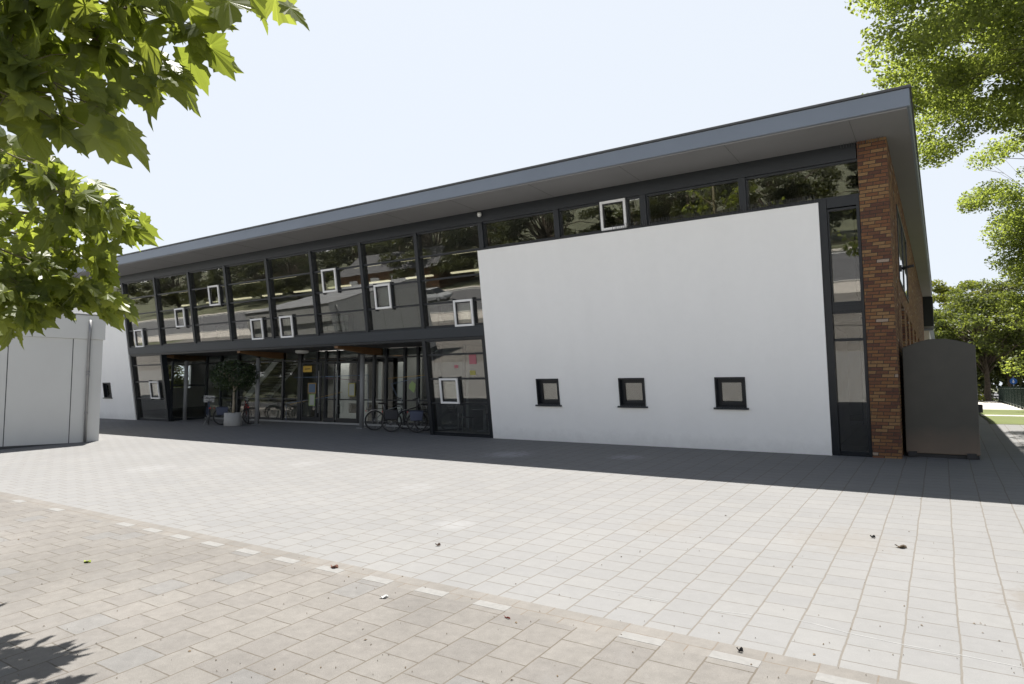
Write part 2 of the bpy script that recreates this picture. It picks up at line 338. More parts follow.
# ------------------------------------------------------------------ object helpers
def meshobj(name, verts, faces, material, parent=None, smooth=False):
    me = bpy.data.meshes.new(name); me.from_pydata([tuple(v) for v in verts], [], faces); me.update()
    if smooth:
        for p in me.polygons: p.use_smooth = True
    mats = material if isinstance(material, (list, tuple)) else [material]
    for m in mats: me.materials.append(m)
    o = bpy.data.objects.new(name, me); C.objects.link(o)
    if parent is not None: o.parent = parent
    return o
class MB:
    def __init__(s): s.v = []; s.f = []; s.sm = []
    def add(s, vs, fs, smooth=False):
        k = len(s.v); s.v += [Vector(v) for v in vs]; s.f += [[i+k for i in f] for f in fs]; s.sm += [smooth]*len(fs); return s
    def hexa(s, p):   # 4 bottom, 4 top
        return s.add(p, [(3, 2, 1, 0), (4, 5, 6, 7), (0, 1, 5, 4), (1, 2, 6, 5), (2, 3, 7, 6), (3, 0, 4, 7)])
    def box(s, x0, x1, y0, y1, z0, z1):
        return s.hexa([(x0, y0, z0), (x1, y0, z0), (x1, y1, z0), (x0, y1, z0), (x0, y0, z1), (x1, y0, z1), (x1, y1, z1), (x0, y1, z1)])
    def fbox(s, x0, x1, z0, z1, o0, o1):   # box on the leaning facade, o = outwards
        q = lambda x, z, o: (x, Y0-LT*z-o, z)
        return s.hexa([q(x0, z0, o1), q(x1, z0, o1), q(x1, z0, o0), q(x0, z0, o0), q(x0, z1, o1), q(x1, z1, o1), q(x1, z1, o0), q(x0, z1, o0)])
    def tube(s, pts, rad, n=8, cap=True):
        pts = [Vector(p) for p in pts]; m = len(pts)
        if not hasattr(rad, '__len__'): rad = [rad]*m
        base = len(s.v); prev = None
        for i, p in enumerate(pts):
            t = (pts[min(i+1, m-1)]-pts[max(i-1, 0)]).normalized()
            if prev is None:
                a = t.orthogonal().normalized()
            else: a = (prev-t*prev.dot(t)).normalized()
            prev = a; b = t.cross(a)
            for k in range(n):
                an = 2*math.pi*k/n; s.v.append(p+(a*math.cos(an)+b*math.sin(an))*rad[i])
        for i in range(m-1):
            for k in range(n):
                a0 = base+i*n+k; a1 = base+i*n+(k+1) % n
                s.f.append([a0, a1, a1+n, a0+n]); s.sm.append(True)
        if cap:
            s.f.append([base+k for k in range(n)][::-1]); s.sm.append(False)
            s.f.append([base+(m-1)*n+k for k in range(n)]); s.sm.append(False)
        return s
    def torus(s, c, R_, r, ax=(0, 1, 0), n=28, k=6):
        c = Vector(c); ax = Vector(ax).normalized(); a = ax.orthogonal().normalized(); b = ax.cross(a); base = len(s.v)
        for i in range(n):
            t = 2*math.pi*i/n; d = a*math.cos(t)+b*math.sin(t)
            for j in range(k):
                q = 2*math.pi*j/k; s.v.append(c+d*(R_+r*math.cos(q))+ax*(r*math.sin(q)))
        for i in range(n):
            for j in range(k):
                s.f.append([base+i*k+j, base+i*k+(j+1) % k, base+((i+1) % n)*k+(j+1) % k, base+((i+1) % n)*k+j]); s.sm.append(True)
        return s
    def lathe(s, c, prof, n=24):
        c = Vector(c); base = len(s.v)
        for r, z in prof:
            for k in range(n):
                t = 2*math.pi*k/n; s.v.append(c+Vector((r*math.cos(t), r*math.sin(t), z)))
        for i in range(len(prof)-1):
            for k in range(n):
                s.f.append([base+i*n+k, base+i*n+(k+1) % n, base+(i+1)*n+(k+1) % n, base+(i+1)*n+k]); s.sm.append(True)
        return s
    def build(s, name, material, parent=None, bevel=0):
        me = bpy.data.meshes.new(name); me.from_pydata([tuple(v) for v in s.v], [], s.f); me.update()
        me.polygons.foreach_set('use_smooth', s.sm)
        me.materials.append(material)
        o = bpy.data.objects.new(name, me); C.objects.link(o)
        if parent is not None: o.parent = parent
        if bevel:
            b = o.modifiers.new('bevel', 'BEVEL'); b.width = bevel; b.segments = 2; b.limit_method = 'ANGLE'
        return o
def tag(o, label=None, cat=None, group=None, kind=None):
    if label: o['label'] = label
    if cat: o['category'] = cat
    if group: o['group'] = group
    if kind: o['kind'] = kind
    return o
def empty(name, loc=(0, 0, 0), rz=0):
    o = bpy.data.objects.new(name, None); C.objects.link(o); o.location = loc; o.rotation_euler = (0, 0, rz); o.empty_display_size = .2
    return o
def copy_tree(o, parent=None):
    c = o.copy(); C.objects.link(c)
    if parent is not None: c.parent = parent
    for ch in [x for x in bpy.data.objects if x.parent == o]: copy_tree(ch, c)
    return c

# ------------------------------------------------------------------ ground
def sheet(name, x0, x1, y0, y1, lift, m, label=None):
    ys = sorted(set([y0, y1]+[y for y in (-1.0, 26.0) if y0 < y < y1]))
    vs = []; fs = []
    for y in ys: vs += [(x0, y, gz(y)+lift), (x1, y, gz(y)+lift)]
    for i in range(len(ys)-1): fs.append((2*i, 2*i+1, 2*i+3, 2*i+2))
    o = meshobj(name, vs, fs, m); tag(o, kind='structure'); return o
sheet('ground', -2500, 2500, -2500, 3000, -.03, M['far_grass'])
sheet('plaza_grey_tiles', -70, 14, 5.37, 25.0, 0, M['tiles'])
sheet('plaza_brown_tiles', -70, 14, -9, 5.07, 0, M['old_tiles'])
sheet('plaza_border_tiles', -70, 14, 5.07, 5.37, 0, M['border'])
mb = MB()
for k in range(-90, 20):
    xa = -2.29+.735*k; jig = random.uniform(-.008, .008)
    if random.random() < .22: continue
    ya, yb = 5.075+jig, 5.2+jig; za, zb = gz(ya)+.002, gz(yb)+.002
    mb.hexa([(xa, ya, za-.03), (xa+.36, ya, za-.03), (xa+.36, yb, zb-.03), (xa, yb, zb-.03), (xa, ya, za), (xa+.36, ya, za), (xa+.36, yb, zb), (xa, yb, zb)])
tag(mb.build('plaza_light_tiles', M['light_tile']), kind='structure')
M['chalk'] = simple('chalk', (.245, .243, .238), .95, var=.1, scale=9)
def chalk(pts, w_=.012):
    for (a, b) in zip(pts, pts[1:]):
        p, q = onG(*a), onG(*b); d = (q-p); n = Vector((-d.y, d.x, 0)).normalized()*w_/2; c_ = MB()
        vs = []
        for r_ in (p-n, q-n, q+n, p+n): vs.append((r_.x, r_.y, gz(r_.y)+.0015))
        c_.add(vs, [(0, 1, 2, 3)]); tag(c_.build('chalk_line', M['chalk']), kind='structure')
chalk([(711, 610), (735, 613), (752, 615)]); chalk([(787, 618), (815, 624), (848, 633), (905, 645), (965, 656), (1024, 668)]); chalk([(596, 588), (620, 592), (668, 601)])
sheet('side_path', -.78, 1.15, 25.03, 60, .004, M['tiles'])
sheet('lawn', 1.2, 40, 25.03, 31.0, .004, M['grass'])
sheet('footpath', 1.2, 40, 31.0, 32.2, .006, M['path'])
sheet('lawn', 1.2, 40, 32.2, 40, .004, M['grass'])
sheet('footpath', 1.6, 3.4, 40, 75, .008, M['path'])
sheet('lawn', -30, 4.6, 75, 140, .004, M['grass'])
sheet('parking_road', 4.4, 12, 40, 200, .010, M['asphalt'])
# beyond the plaza, behind the camera
sheet('road', -160, 60, -29, -13, .012, M['asphalt'])
sheet('road_paint', -160, 60, -13.45, -13.3, .017, M['white_line'])
sheet('road_paint', -160, 60, -28.7, -28.5, .017, M['white_line'])
k = MB(); k.box(-160, 60, -12.9, -12.7, gz(-9)-.1, gz(-9)+.11); k.box(-160, 60, -29.3, -29.1, gz(-9)-.1, gz(-9)+.11)
tag(k.build('kerb', M['kerb']), kind='structure')
sheet('pavement', -160, 60, -12.7, -9, .012, M['path'])
sheet('pavement', -160, 60, -31.5, -29.3, .012, M['path'])

# ------------------------------------------------------------------ the building
B = empty('school_building', (-18, Y0, 0))
tag(B, 'long two-storey building with white panel, dark leaning glass front and thin flat roof', 'building')
BM = Matrix.Translation(Vector((-18, Y0, 0)))
BPARTS = []
def part(mb, name, m, bevel=0, parent=None, smooth=False):
    o = mb.build(name, m, None, bevel)
    BPARTS.append((o, parent or B)); return o
XR, XL = -.78, -39.5
ZH = 6.69
X = [-1.33, -3.72, -6.15, -8.65, -11.2, -13.73, -16.2, -18.69, -21.18, -23.8, -26.36, -29.0, -31.73, -34.3, -36.9, -39.5]      # bay lines
# roof slab
r = MB(); r.box(-41.0, -.31, 13.9, 44, ZH+.02, 7.05)
roof = part(r, 'roof', M['fascia'], .012)
r = MB(); r.box(-41.03, -.28, 13.87, 44.03, 7.052, 7.10); rl = part(r, 'roof_edge_trim', M['darkmetal'], .006, roof)
r = MB(); r.box(-40.95, -.36, 13.95, 43.9, ZH-.01, ZH+.018); part(r, 'soffit', M['soffit'], 0)
for i in range(16):
    sm = MB()
    xs = X[i]; sm.box(xs-.003, xs+.003, 13.97, 15.3, ZH-.0125, ZH-.0095)
    part(sm, 'soffit_joint', M['seam'])
# head beam
h = MB(); h.fbox(-39.5, -1.35, 6.35, ZH-.012, -.25, .04); part(h, 'head_beam', M['frame'])
# white panels
def panel_with_holes(x0, x1, z0, z1, holes, name):
    p = MB(); xs = sorted(set([x0, x1]+[h_[0] for h_ in holes]+[h_[1] for h_ in holes])); zs = sorted(set([z0, z1]+[h_[2] for h_ in holes]+[h_[3] for h_ in holes]))
    # build as one watertight-ish shell: front, back, outer rim and reveals
    q = lambda x, z, o: Vector((x, Y0-LT*z-o, z))
    def inhole(xm, zm): return any(a < xm < b_ and c < zm < d for a, b_, c, d in holes)
    for i in range(len(xs)-1):
        for j in range(len(zs)-1):
            if inhole((xs[i]+xs[i+1])/2, (zs[j]+zs[j+1])/2): continue
            p.add([q(xs[i], zs[j], .06), q(xs[i+1], zs[j], .06), q(xs[i+1], zs[j+1], .06), q(xs[i], zs[j+1], .06)], [(0, 1, 2, 3)])
            p.add([q(xs[i], zs[j], -.24), q(xs[i+1], zs[j], -.24), q(xs[i+1], zs[j+1], -.24), q(xs[i], zs[j+1], -.24)], [(3, 2, 1, 0)])
    for (a, b_, c, d) in [(x0, x1, z0, z1)]+list(holes):
        for (ax, az), (bx, bz) in (((a, c), (b_, c)), ((b_, c), (b_, d)), ((b_, d), (a, d)), ((a, d), (a, c))):
            p.add([q(ax, az, .06), q(bx, bz, .06), q(bx, bz, -.24), q(ax, az, -.24)], [(0, 1, 2, 3)])
    return part(p, name, M['stucco'])
HW = [(-9.68, -8.96), (-7.15, -6.43), (-4.63, -3.91)]
ZW = (1.03, 1.76)
panel_with_holes(-11.34, -2.13, -.12, 5.54, [(a, b, ZW[0], ZW[1]) for a, b in HW], 'white_wall_panel')
panel_with_holes(-39.5, -31.8, -.12, 5.54, [(-34.5, -33.78, ZW[0], ZW[1])], 'white_wall_panel')
for a, b in HW+[(-34.5, -33.78)]:
    z0, z1 = ZW
    m_ = MB()
    # projecting dark casing
    m_.fbox(a-.0, a+.03, z0, z1, -.1, .085); m_.fbox(b-.03, b, z0, z1, -.1, .085); m_.fbox(a+.031, b-.031, z1-.04, z1, -.1, .087); m_.fbox(a+.031, b-.031, z0, z0+.03, -.1, .083)
    m_.fbox(a+.03, a+.12, z0+.03, z1-.04, -.11, -.04); m_.fbox(b-.12, b-.03, z0+.03, z1-.04, -.11, -.04)
    m_.fbox(a+.121, b-.121, z1-.13, z1-.04, -.11, -.042); m_.fbox(a+.121, b-.121, z0+.03, z0+.13, -.11, -.042)
    wf = part(m_, 'window', M['frame'])
    s_ = MB(); s_.fbox(a-.05, b+.05, z0-.045, z0-.003, -.05, .13); part(s_, 'sill', M['ledge'], 0, wf)
    g_ = MB(); g_.fbox(a+.11, b-.11, z0+.12, z1-.12, -.09, -.075); part(g_, 'pane', M['glass'], 0, wf)
# bird spikes and coping
c_ = MB(); c_.fbox(-11.36, -2.11, 5.545, 5.58, -.2, .075); part(c_, 'panel_coping', M['frame'])
c_ = MB(); c_.fbox(-39.5, -31.78, 5.545, 5.58, -.2, .075); part(c_, 'panel_coping', M['frame'])
s_ = MB()
x = -7.0
while x < -2.2:
    for o_ in (.0, .05):
        xx = x+random.uniform(-.01, .01); q = lambda z, o: Vector((xx+random.uniform(-.012, .012), Y0-LT*z-o, z))
        s_.tube([q(5.58, o_), q(5.715, o_+random.choice((-.02, .02)))], .0055, 3, False)
    x += .055
part(s_, 'bird_spikes', M['darkmetal'])
s_ = MB()
for i in range(16):
    s_.tube([(-1.62+i*.052, 15.24, 6.58), (-1.62+i*.052+random.uniform(-.01, .01), 15.22, 6.675)], .004, 3, False)
part(s_, 'bird_spikes', M['darkmetal'])
# brick pillar and side wall (vertical)
p = MB()
zt = ZH-.012
q = lambda x, z: Vector((x, Y0-LT*z-.05, z))
# front of pillar leans with the facade; side wall runs back, with window openings
p.hexa([(-1.33, Y0-.05, -.1), (-.785, Y0-.05, -.1), (-.785, 17.2, -.1), (-1.33, 17.2, -.1), (-1.33, Y0-LT*zt-.05, zt), (-.785, Y0-LT*zt-.05, zt), (-.785, 17.2, zt), (-1.33, 17.2, zt)])
part(p, 'brick_pillar', M['brick'])
openings = [(18.2, 23.0, 4.05, 5.95), (18.65, 20.2, .9, 3.6), (21.3, 22.7, .9, 3.6), (23.9, 25.6, .9, 3.6), (27.4, 29.2, .9, 3.6), (31.5, 33.3, .9, 3.6)]
p = MB(); ys = sorted(set([17.2, 44]+[v for o_ in openings for v in o_[:2]])); zs = sorted(set([-.3, zt]+[v for o_ in openings for v in o_[2:]]))
for i in range(len(ys)-1):
    for j in range(len(zs)-1):
        ym = (ys[i]+ys[i+1])/2; zm = (zs[j]+zs[j+1])/2
        if any(o_[0] < ym < o_[1] and o_[2] < zm < o_[3] for o_ in openings): continue
        p.add([(XR, ys[i], zs[j]), (XR, ys[i+1], zs[j]), (XR, ys[i+1], zs[j+1]), (XR, ys[i], zs[j+1])], [(0, 1, 2, 3)])
for a, b, c, d in openings:
    p.add([(XR, a, c), (XR, b, c), (XR-.3, b, c), (XR-.3, a, c)], [(0, 1, 2, 3)]); p.add([(XR, a, d), (XR, b, d), (XR-.3, b, d), (XR-.3, a, d)], [(3, 2, 1, 0)])
    p.add([(XR, a, c), (XR, a, d), (XR-.3, a, d), (XR-.3, a, c)], [(0, 1, 2, 3)]); p.add([(XR, b, c), (XR, b, d), (XR-.3, b, d), (XR-.3, b, c)], [(3, 2, 1, 0)])
part(p, 'brick_side_wall', M['brick'])
for i, (a, b, c, d) in enumerate(openings):
    m_ = MB(); e = .02 if i == 0 else -.22
    m_.box(XR+e-.06, XR+e, a+.002, a+.07, c, d); m_.box(XR+e-.06, XR+e, b-.07, b-.002, c, d); m_.box(XR+e-.06, XR+e, a+.071, b-.071, c, c+.07); m_.box(XR+e-.06, XR+e, a+.071, b-.071, d-.07, d)
    m_.box(XR+e-.06, XR+e, (a+b)/2-.03, (a+b)/2+.03, c+.071, d-.071)
    wf = part(m_, 'window', M['frame'])
    g_ = MB(); g_.box(XR+e-.035, XR+e-.02, a+.06, b-.06, c+.06, d-.06); part(g_, 'pane', M['glass'], 0, wf)
    blk = MB(); blk.box(XR-.9, XR-.88, a-.3, b+.3, c-.3, d+.3); part(blk, 'blind', M['int_dark'], 0)
# wall lamp on side wall
l_ = MB(); l_.box(XR+.002, XR+.05, 18.5, 18.6, 4.35, 4.5); l_.tube([(XR+.05, 18.55, 4.42), (XR+.3, 18.5, 4.46)], .035, 10); part(l_, 'side_wall_lamp', M['black'])
# dark end block under the roof and low rear wing
e_ = MB(); e_.box(-1.5, -.3, 44.05, 46.0, 5.0, 6.7); part(e_, 'end_block', M['frame'])
e_ = MB(); e_.box(-14, -.55, 46.05, 62, .2, 4.9); part(e_, 'rear_wing', M['shed'])
e_ = MB(); e_.box(-14, -.35, 46.05, 62.2, 4.905, 5.1); part(e_, 'rear_wing_roof', M['fascia'])

# mullions -----------------------------------------------------------
def mull(x, z0, z1, wd=.12, o0=-.22, o1=.03, m=None):
    m_ = MB(); m_.fbox(x-wd/2, x+wd/2, z0, z1, o0, o1); return part(m_, 'mullion', m or M['frame'])
rows = [3.40, 4.14, 4.88, 5.61, 6.35]
for k in range(16):
    xk = X[k]
    if k == 0: continue
    if 1 <= k <= 3: mull(xk, 5.582, 6.348, .16)
    elif k == 4: mull(xk, 3.38, 6.348, .16)
    elif k <= 12: mull(xk, 3.38, 6.348, .13)
    else: mull(xk, 5.582, 6.348, .13)
# glazing upstairs: transoms + glass per bay
def bay(xa, xb, zs, vents=(), glass='glass', tr=.05):
    t_ = MB()
    for z in zs[1:-1]: t_.fbox(xa, xb, z-tr/2, z+tr/2, -.14, -.02)
    t_.fbox(xa, xb, zs[0]-.02, zs[0]+.045, -.15, -.01); t_.fbox(xa, xb, zs[-1]-.045, zs[-1]+.0, -.15, -.01)
    if len(zs) == 2: t_.fbox(xa, xa+.03, zs[0]+.045, zs[1]-.045, -.15, -.012)
    o = part(t_, 'glazing_bay', M['frame'])
    g_ = MB()
    g_.fbox(xa, xb, zs[0]+.01, zs[-1]-.01, -.095, -.085)
    part(g_, 'glass_pane', M[glass], 0, o)
    return o
def vent(x0, x1, z0, z1):
    v_ = MB(); t = .062
    v_.fbox(x0, x0+t, z0, z1, -.08, .035); v_.fbox(x1-t, x1, z0, z1, -.08, .035)
    v_.fbox(x0+t, x1-t, z0, z0+t, -.08, .033); v_.fbox(x0+t, x1-t, z1-t, z1, -.08, .033)
    o = part(v_, 'vent_window', M['vent'], .004)
    d_ = MB(); t2 = .03; a, b, c, d = x0+t, x1-t, z0+t, z1-t
    d_.fbox(a, a+t2, c, d, -.079, .0); d_.fbox(b-t2, b, c, d, -.079, .0); d_.fbox(a+t2, b-t2, c, c+t2, -.079, -.001); d_.fbox(a+t2, b-t2, d-t2, d, -.079, -.001)
    part(d_, 'gasket', M['black'], 0, o)
    d_ = MB(); d_.fbox(a+t2, b-t2, c+t2, d-t2, -.03, -.02); part(d_, 'vent_pane', M['glass'], 0, o)
    for xx in (x0-.045, x1+.005):
        d_ = MB(); d_.fbox(xx, xx+.04, z0-.05, z1+.05, -.13, -.01); part(d_, 'vent_post', M['frame'], 0, o)
for k in range(4, 12): bay(X[k+1]+.066, X[k]-.066 if k > 4 else X[k]-.08, rows)
for k in range(0, 4):
    bay(X[k+1]+.08, (X[k]-.08) if k else -1.335, [5.59, 6.35])
for k in range(12, 15): bay(X[k+1]+.066, X[k]-.066, [5.59, 6.35])
for (a, z) in ((-31.14, 0), (-27.64, 1), (-25.02, 2), (-22.47, 0), (-20.72, 0), (-18.18, 2), (-15.71, 1), (-12.44, 0)):
    z0 = rows[z]-.03; vent(a, a+.71, z0+.0, z0+.80)
vent(-7.33, -6.62, 5.60, 6.345)
vent(-30.34, -29.6, 1.01, 1.80); vent(-13.27, -12.55, 1.01, 1.80)
# mid ledge (floor edge) from the left panel to the right panel
l_ = MB(); l_.fbox(-31.78, -11.36, 3.05, 3.37, -.3, .05); part(l_, 'floor_ledge', M['ledge'], .008)
l_ = MB(); l_.fbox(-31.78, -11.36, 2.98, 3.045, -.25, .02); part(l_, 'floor_edge_trim', M['frame'])
# lower glazed bays at the facade
low = [.05, .40, 1.02, 1.78, 2.54, 3.0]
def lowbay(xa, xb):
    mull(xa, -.05, 2.998, .13); mull(xb, -.05, 2.998, .13)
    bay(xa+.066, xb-.066, [.06, 1.02, 1.78, 2.54, 3.0])
    s_ = MB(); s_.fbox(xa+.066, xb-.066, -.1, .035, -.15, .0); part(s_, 'plinth', M['frame'])
lowbay(-31.70, -29.12); lowbay(-13.76, -11.42)
# narrow glass strip between the white panel and the brick pillar
mull(-2.05, -.05, 5.58, .15); mull(-1.37, -.05, 5.58, .06)
bay(-1.97, -1.40, [.06, 2.55, 3.17]); bay(-1.97, -1.40, [3.33, 5.38])
s_ = MB(); s_.fbox(-1.97, -1.40, 3.172, 3.308, -.18, .0); part(s_, 'spandrel', M['frame'])
s_ = MB(); s_.fbox(-1.97, -1.34, 5.40, 5.58, -.18, .02); part(s_, 'spandrel', M['frame'])
s_ = MB(); s_.fbox(-1.985, -1.40, -.1, .035, -.15, .0); part(s_, 'plinth', M['frame'])

# recessed entrance ---------------------------------------------------
RX0, RX1, RY = -29.05, -13.82, 18.1
ZS = 3.0
s_ = MB(); s_.box(-39.3, -1.5, 16.45, 18.0, 3.0, 3.08); s_.box(-39.3, -1.0, 18.0, 30, 3.02, 3.40); part(s_, 'floor_slab', M['int_dark'])
s_ = MB(); s_.box(-39.3, -1.0, 16.1, 30, 3.405, 3.43); part(s_, 'upper_floor', M['int_floor'])
s_ = MB(); s_.box(-39.3, -1.0, RY+.05, 30, -.2, .085)
s_.box(-39.3, -29.35, Y0+.2, RY+.04, -.2, .085); s_.box(-14.0, -1.5, Y0+.2, RY+.04, -.2, .085); part(s_, 'ground_floor', M['int_floor'])
s_ = MB(); s_.box(RX0, RX1, RY-.07, RY+.045, -.2, .14); part(s_, 'door_threshold', M['steel'])
s_ = MB(); s_.box(-39.3, -1.0, 15.95, 30, 6.42, 6.47); part(s_, 'upper_ceiling', M['interior'])
s_ = MB(); s_.box(-39.4, -1.0, 30, 30.2, -.2, 6.65); part(s_, 'inner_back_wall', M['interior'])
s_ = MB(); s_.box(-39.5, -39.3, Y0-.3, 21.7, -.2, 6.65); s_.box(-39.5, -39.3, 23.4, 44, -.2, 6.65); s_.box(-39.5, -39.3, 21.7, 23.4, -.2, 1.5); s_.box(-39.5, -39.3, 21.7, 23.4, 2.9, 6.65); part(s_, 'end_wall', M['stucco'])
s_ = MB(); s_.box(-39.5, -.8, 43.8, 43.99, -.2, 6.65); part(s_, 'rear_wall', M['brick'])
# inner walls
s_ = MB(); s_.box(-39.2, -29.8, 25.4, 25.5, .09, 3.0); s_.box(-27.5, -24.6, 23.0, 23.1, .09, 3.0); s_.box(-13.2, -2.2, 20.4, 20.5, .09, 3.0); s_.box(-14.1, -14.0, 18.6, 26, .09, 3.0); part(s_, 'inner_partition', M['interior'])
s_ = MB(); s_.box(-39.2, -11, 24.0, 24.1, 3.44, 6.41); s_.box(-11.2, -1.2, 18.6, 18.7, 3.44, 6.41); part(s_, 'inner_partition', M['interior'])
s_ = MB(); s_.box(-2.3, -2.2, 17.1, 20.4, .09, 3.0); part(s_, 'inner_partition', M['interior'])
# entrance glazing
es = [-29.05, -27.9, -26.6, -25.2, -23.46, -22.37, -21.32, -20.79, -20.1, -18.86, -18.11, -17.49, -16.54, -15.9, -14.9, -13.82]
for i, xx in enumerate(es):
    wd = .10 if i not in (5, 9) else .2
    m_ = MB(); m_.box(xx-wd/2, xx+wd/2, RY-.06, RY+.04, .145, ZS-.002); part(m_, 'mullion', M['frame'])
for i in range(len(es)-1):
    a, b = es[i]+.1, es[i+1]-.1
    m_ = MB()
    if es[i] in (-21.32, -22.37): m_.box(a, b, RY-.03, RY+.03, 2.6, 2.68); part(m_, 'door_head', M['frame']); continue
    for za, zb in ((2.62, 2.68), (1.02, 1.07), (.145, .24)):
        m_ = MB(); m_.box(a-.05, b+.05, RY-.03, RY+.03, za, zb); part(m_, 'glazing_rail', M['frame'])
m_ = MB(); m_.box(RX0, RX1, RY-.004, RY+.004, .16, 2.99); part(m_, 'entrance_glass', M['clear_glass'])
# return walls of the recess (glass)
for xx in (RX0, RX1):
    m_ = MB(); m_.box(xx-.04, xx+.04, Y0+.02, Y0+.1, 0.0, ZS-.3); m_.box(xx-.03, xx+.03, Y0+.1, RY-.07, .05, .14); m_.box(xx-.03, xx+.03, Y0+.1, RY-.07, 1.6, 1.66)
    o = part(m_, 'return_glazing', M['frame'])
    m_ = MB(); m_.box(xx-.004, xx+.004, Y0+.11, RY-.07, .15, 2.99); part(m_, 'glass_pane', M['clear_glass'], 0, o)
m_ = MB(); m_.box(RX0, RX1, RY+.08, RY+.16, 2.72, 2.995); part(m_, 'header_panel', M['col'])
# door leaves with bars
XY = lambda u, Y=18.1: onY(u, 400, Y).x
for (a, b, hx) in ((XY(302.5), XY(322), XY(318.2, RY-.16)), (XY(325), XY(336), None), (XY(338), XY(359), XY(336.9, RY-.16))):
    m_ = MB(); t = .07
    m_.box(a, a+t, RY-.075, RY-.035, .15, 2.55); m_.box(b-t, b, RY-.075, RY-.035, .15, 2.55); m_.box(a+t, b-t, RY-.073, RY-.037, .15, .32); m_.box(a+t, b-t, RY-.073, RY-.037, 2.47, 2.55)
    d_ = part(m_, 'door', M['frame'])
    if hx:
        m_ = MB(); m_.tube([(hx, RY-.16, .5), (hx, RY-.16, 2.2)], .02, 10); m_.tube([(hx, RY-.16, .8), (hx, RY-.075, .8)], .014, 8); m_.tube([(hx, RY-.16, 1.95), (hx, RY-.075, 1.95)], .014, 8)
        part(m_, 'door_handle', M['steel'], 0, d_)
# signs and papers behind the glass
def flat(name, u0, v0, u1, v1, Y, m, t=.006):
    a = onY(u0, v0, Y); b = onY(u1, v1, Y); m_ = MB(); m_.box(min(a.x, b.x), max(a.x, b.x), Y-t, Y, min(a.z, b.z), max(a.z, b.z)); return part(m_, name, m)
yg = flat('yellow_notice', 303.3, 366, 311.8, 372, RY-.08, M['yellow'])
a = onY(304.8, 368.2, RY-.09); b = onY(310.4, 369.8, RY-.09)
m_ = MB(); n = 9
for i in range(n):
    xa = a.x+(b.x-a.x)*i/n; m_.box(xa, xa+(b.x-a.x)/n*.62, RY-.0885, RY-.0865, b.z+random.uniform(0, .02), a.z-random.uniform(0, .02))
part(m_, 'notice_lettering', M['black'], 0, yg)
flat('poster', 308, 383, 316, 393.5, RY-.08, M['orange_tape']); flat('poster', 308.8, 384, 315.2, 392.5, RY-.088, M['blue_tape'])
flat('poster', 309, 394, 315, 406, RY-.08, M['green_paper']); flat('poster', 309.9, 395, 314.1, 405, RY-.088, M['paper'])
flat('poster', 348.5, 383, 355, 396.5, RY-.08, M['yellow_paper']); flat('poster', 349.3, 384, 354.2, 395.5, RY-.088, M['paper'])
pts = [onY(u, v, RY-.08) for u, v in ((409, 385), (412, 381), (415.6, 384), (415.2, 388), (414, 393), (411.5, 391), (408.8, 388.5))]
n_ = len(pts)
gs = MB(); gs.add(pts+[p_+Vector((0, .006, 0)) for p_ in pts], [tuple(range(n_))[::-1], tuple(range(n_, 2*n_))]+[(i, (i+1) % n_, n_+(i+1) % n_, n_+i) for i in range(n_)]); part(gs, 'green_sticker', M['green_paper'])
# coloured tape lines on the glass
def line(u0, v0, u1, v1, m, w_=.02):
    a = onY(u0, v0, RY-.07); b = onY(u1, v1, RY-.07); d = (b-a).normalized(); nrm = Vector((-d.z, 0, d.x))*w_/2; t = Vector((0, .005, 0))
    m_ = MB(); m_.hexa([a-nrm, b-nrm, b-nrm+t, a-nrm+t, a+nrm, b+nrm, b+nrm+t, a+nrm+t]); part(m_, 'window_tape', m)
line(294, 377.5, 340, 376.5, M['blue_tape']); line(325, 376.5, 368, 375, M['blue_tape']); line(368, 375, 368, 408, M['blue_tape']); line(286, 403, 338, 396, M['blue_tape']); line(290, 404.5, 342, 392, M['orange_tape']); line(388, 378.5, 426, 375, M['orange_tape'])
line(391, 384, 428, 375.5, M['blue_tape']); line(391, 384, 397, 396, M['blue_tape']); line(326, 378, 366, 381, M['bagpurple'], .02); line(286, 404, 286, 421, M['blue_tape'])
# pink and yellow notes on the lower right glazing
def fnote(u0, v0, u1, v1, m):
    a = hit(u0, v0, (0, 1, LT), Y0+.02); b = hit(u1, v1, (0, 1, LT), Y0+.02); m_ = MB(); m_.fbox(a.x, b.x, b.z, a.z, -.082, -.078); part(m_, 'window_note', m)
fnote(467.5, 354.5, 475.5, 364, M['pink']); fnote(468.5, 370.5, 474.5, 375, M['yellow_paper']); fnote(453, 365, 457, 368, M['pink'])
fnote(147.8, 385, 150.4, 391, M['paper']) if False else None
# timber beams with tapered tips, over the round steel columns
for xb in (-29.2, -23.5, -17.85):
    m_ = MB(); y0, y1, y2 = 15.95, 17.5, 21.5; wd = .09
    prof = [(y0, ZS-.004), (y0, ZS-.10), (y1, ZS-.26), (y2, ZS-.26), (y2, ZS-.004)]
    n_ = len(prof); vs = [(xb-wd, y, z) for y, z in prof]+[(xb+wd, y, z) for y, z in prof]
    m_.add(vs, [tuple(range(n_)), tuple(range(n_, 2*n_))[::-1]]+[(i, n_+i, n_+(i+1) % n_, (i+1) % n_) for i in range(n_)])
    part(m_, 'timber_beam', M['wood'])
for xc, yc in ((-17.85, 17.23), (-23.5, 16.87), (-28.75, 16.9)):
    m_ = MB(); m_.tube([(xc, yc, -.05), (xc, yc, ZS-.27)], .085, 20); c = part(m_, 'column', M['col'])
    m_ = MB(); m_.box(xc-.14, xc+.14, yc-.14, yc+.14, gz(yc)-.02, gz(yc)+.015); part(m_, 'base_plate', M['steel'], 0, c)
m_ = MB(); m_.lathe((-21.51, 17.45, ZS-.001), [(.26, 0), (.27, -.03), (.25, -.09), (.17, -.12), (0, -.13)], 24); part(m_, 'ceiling_dome_lamp', M['dome'])
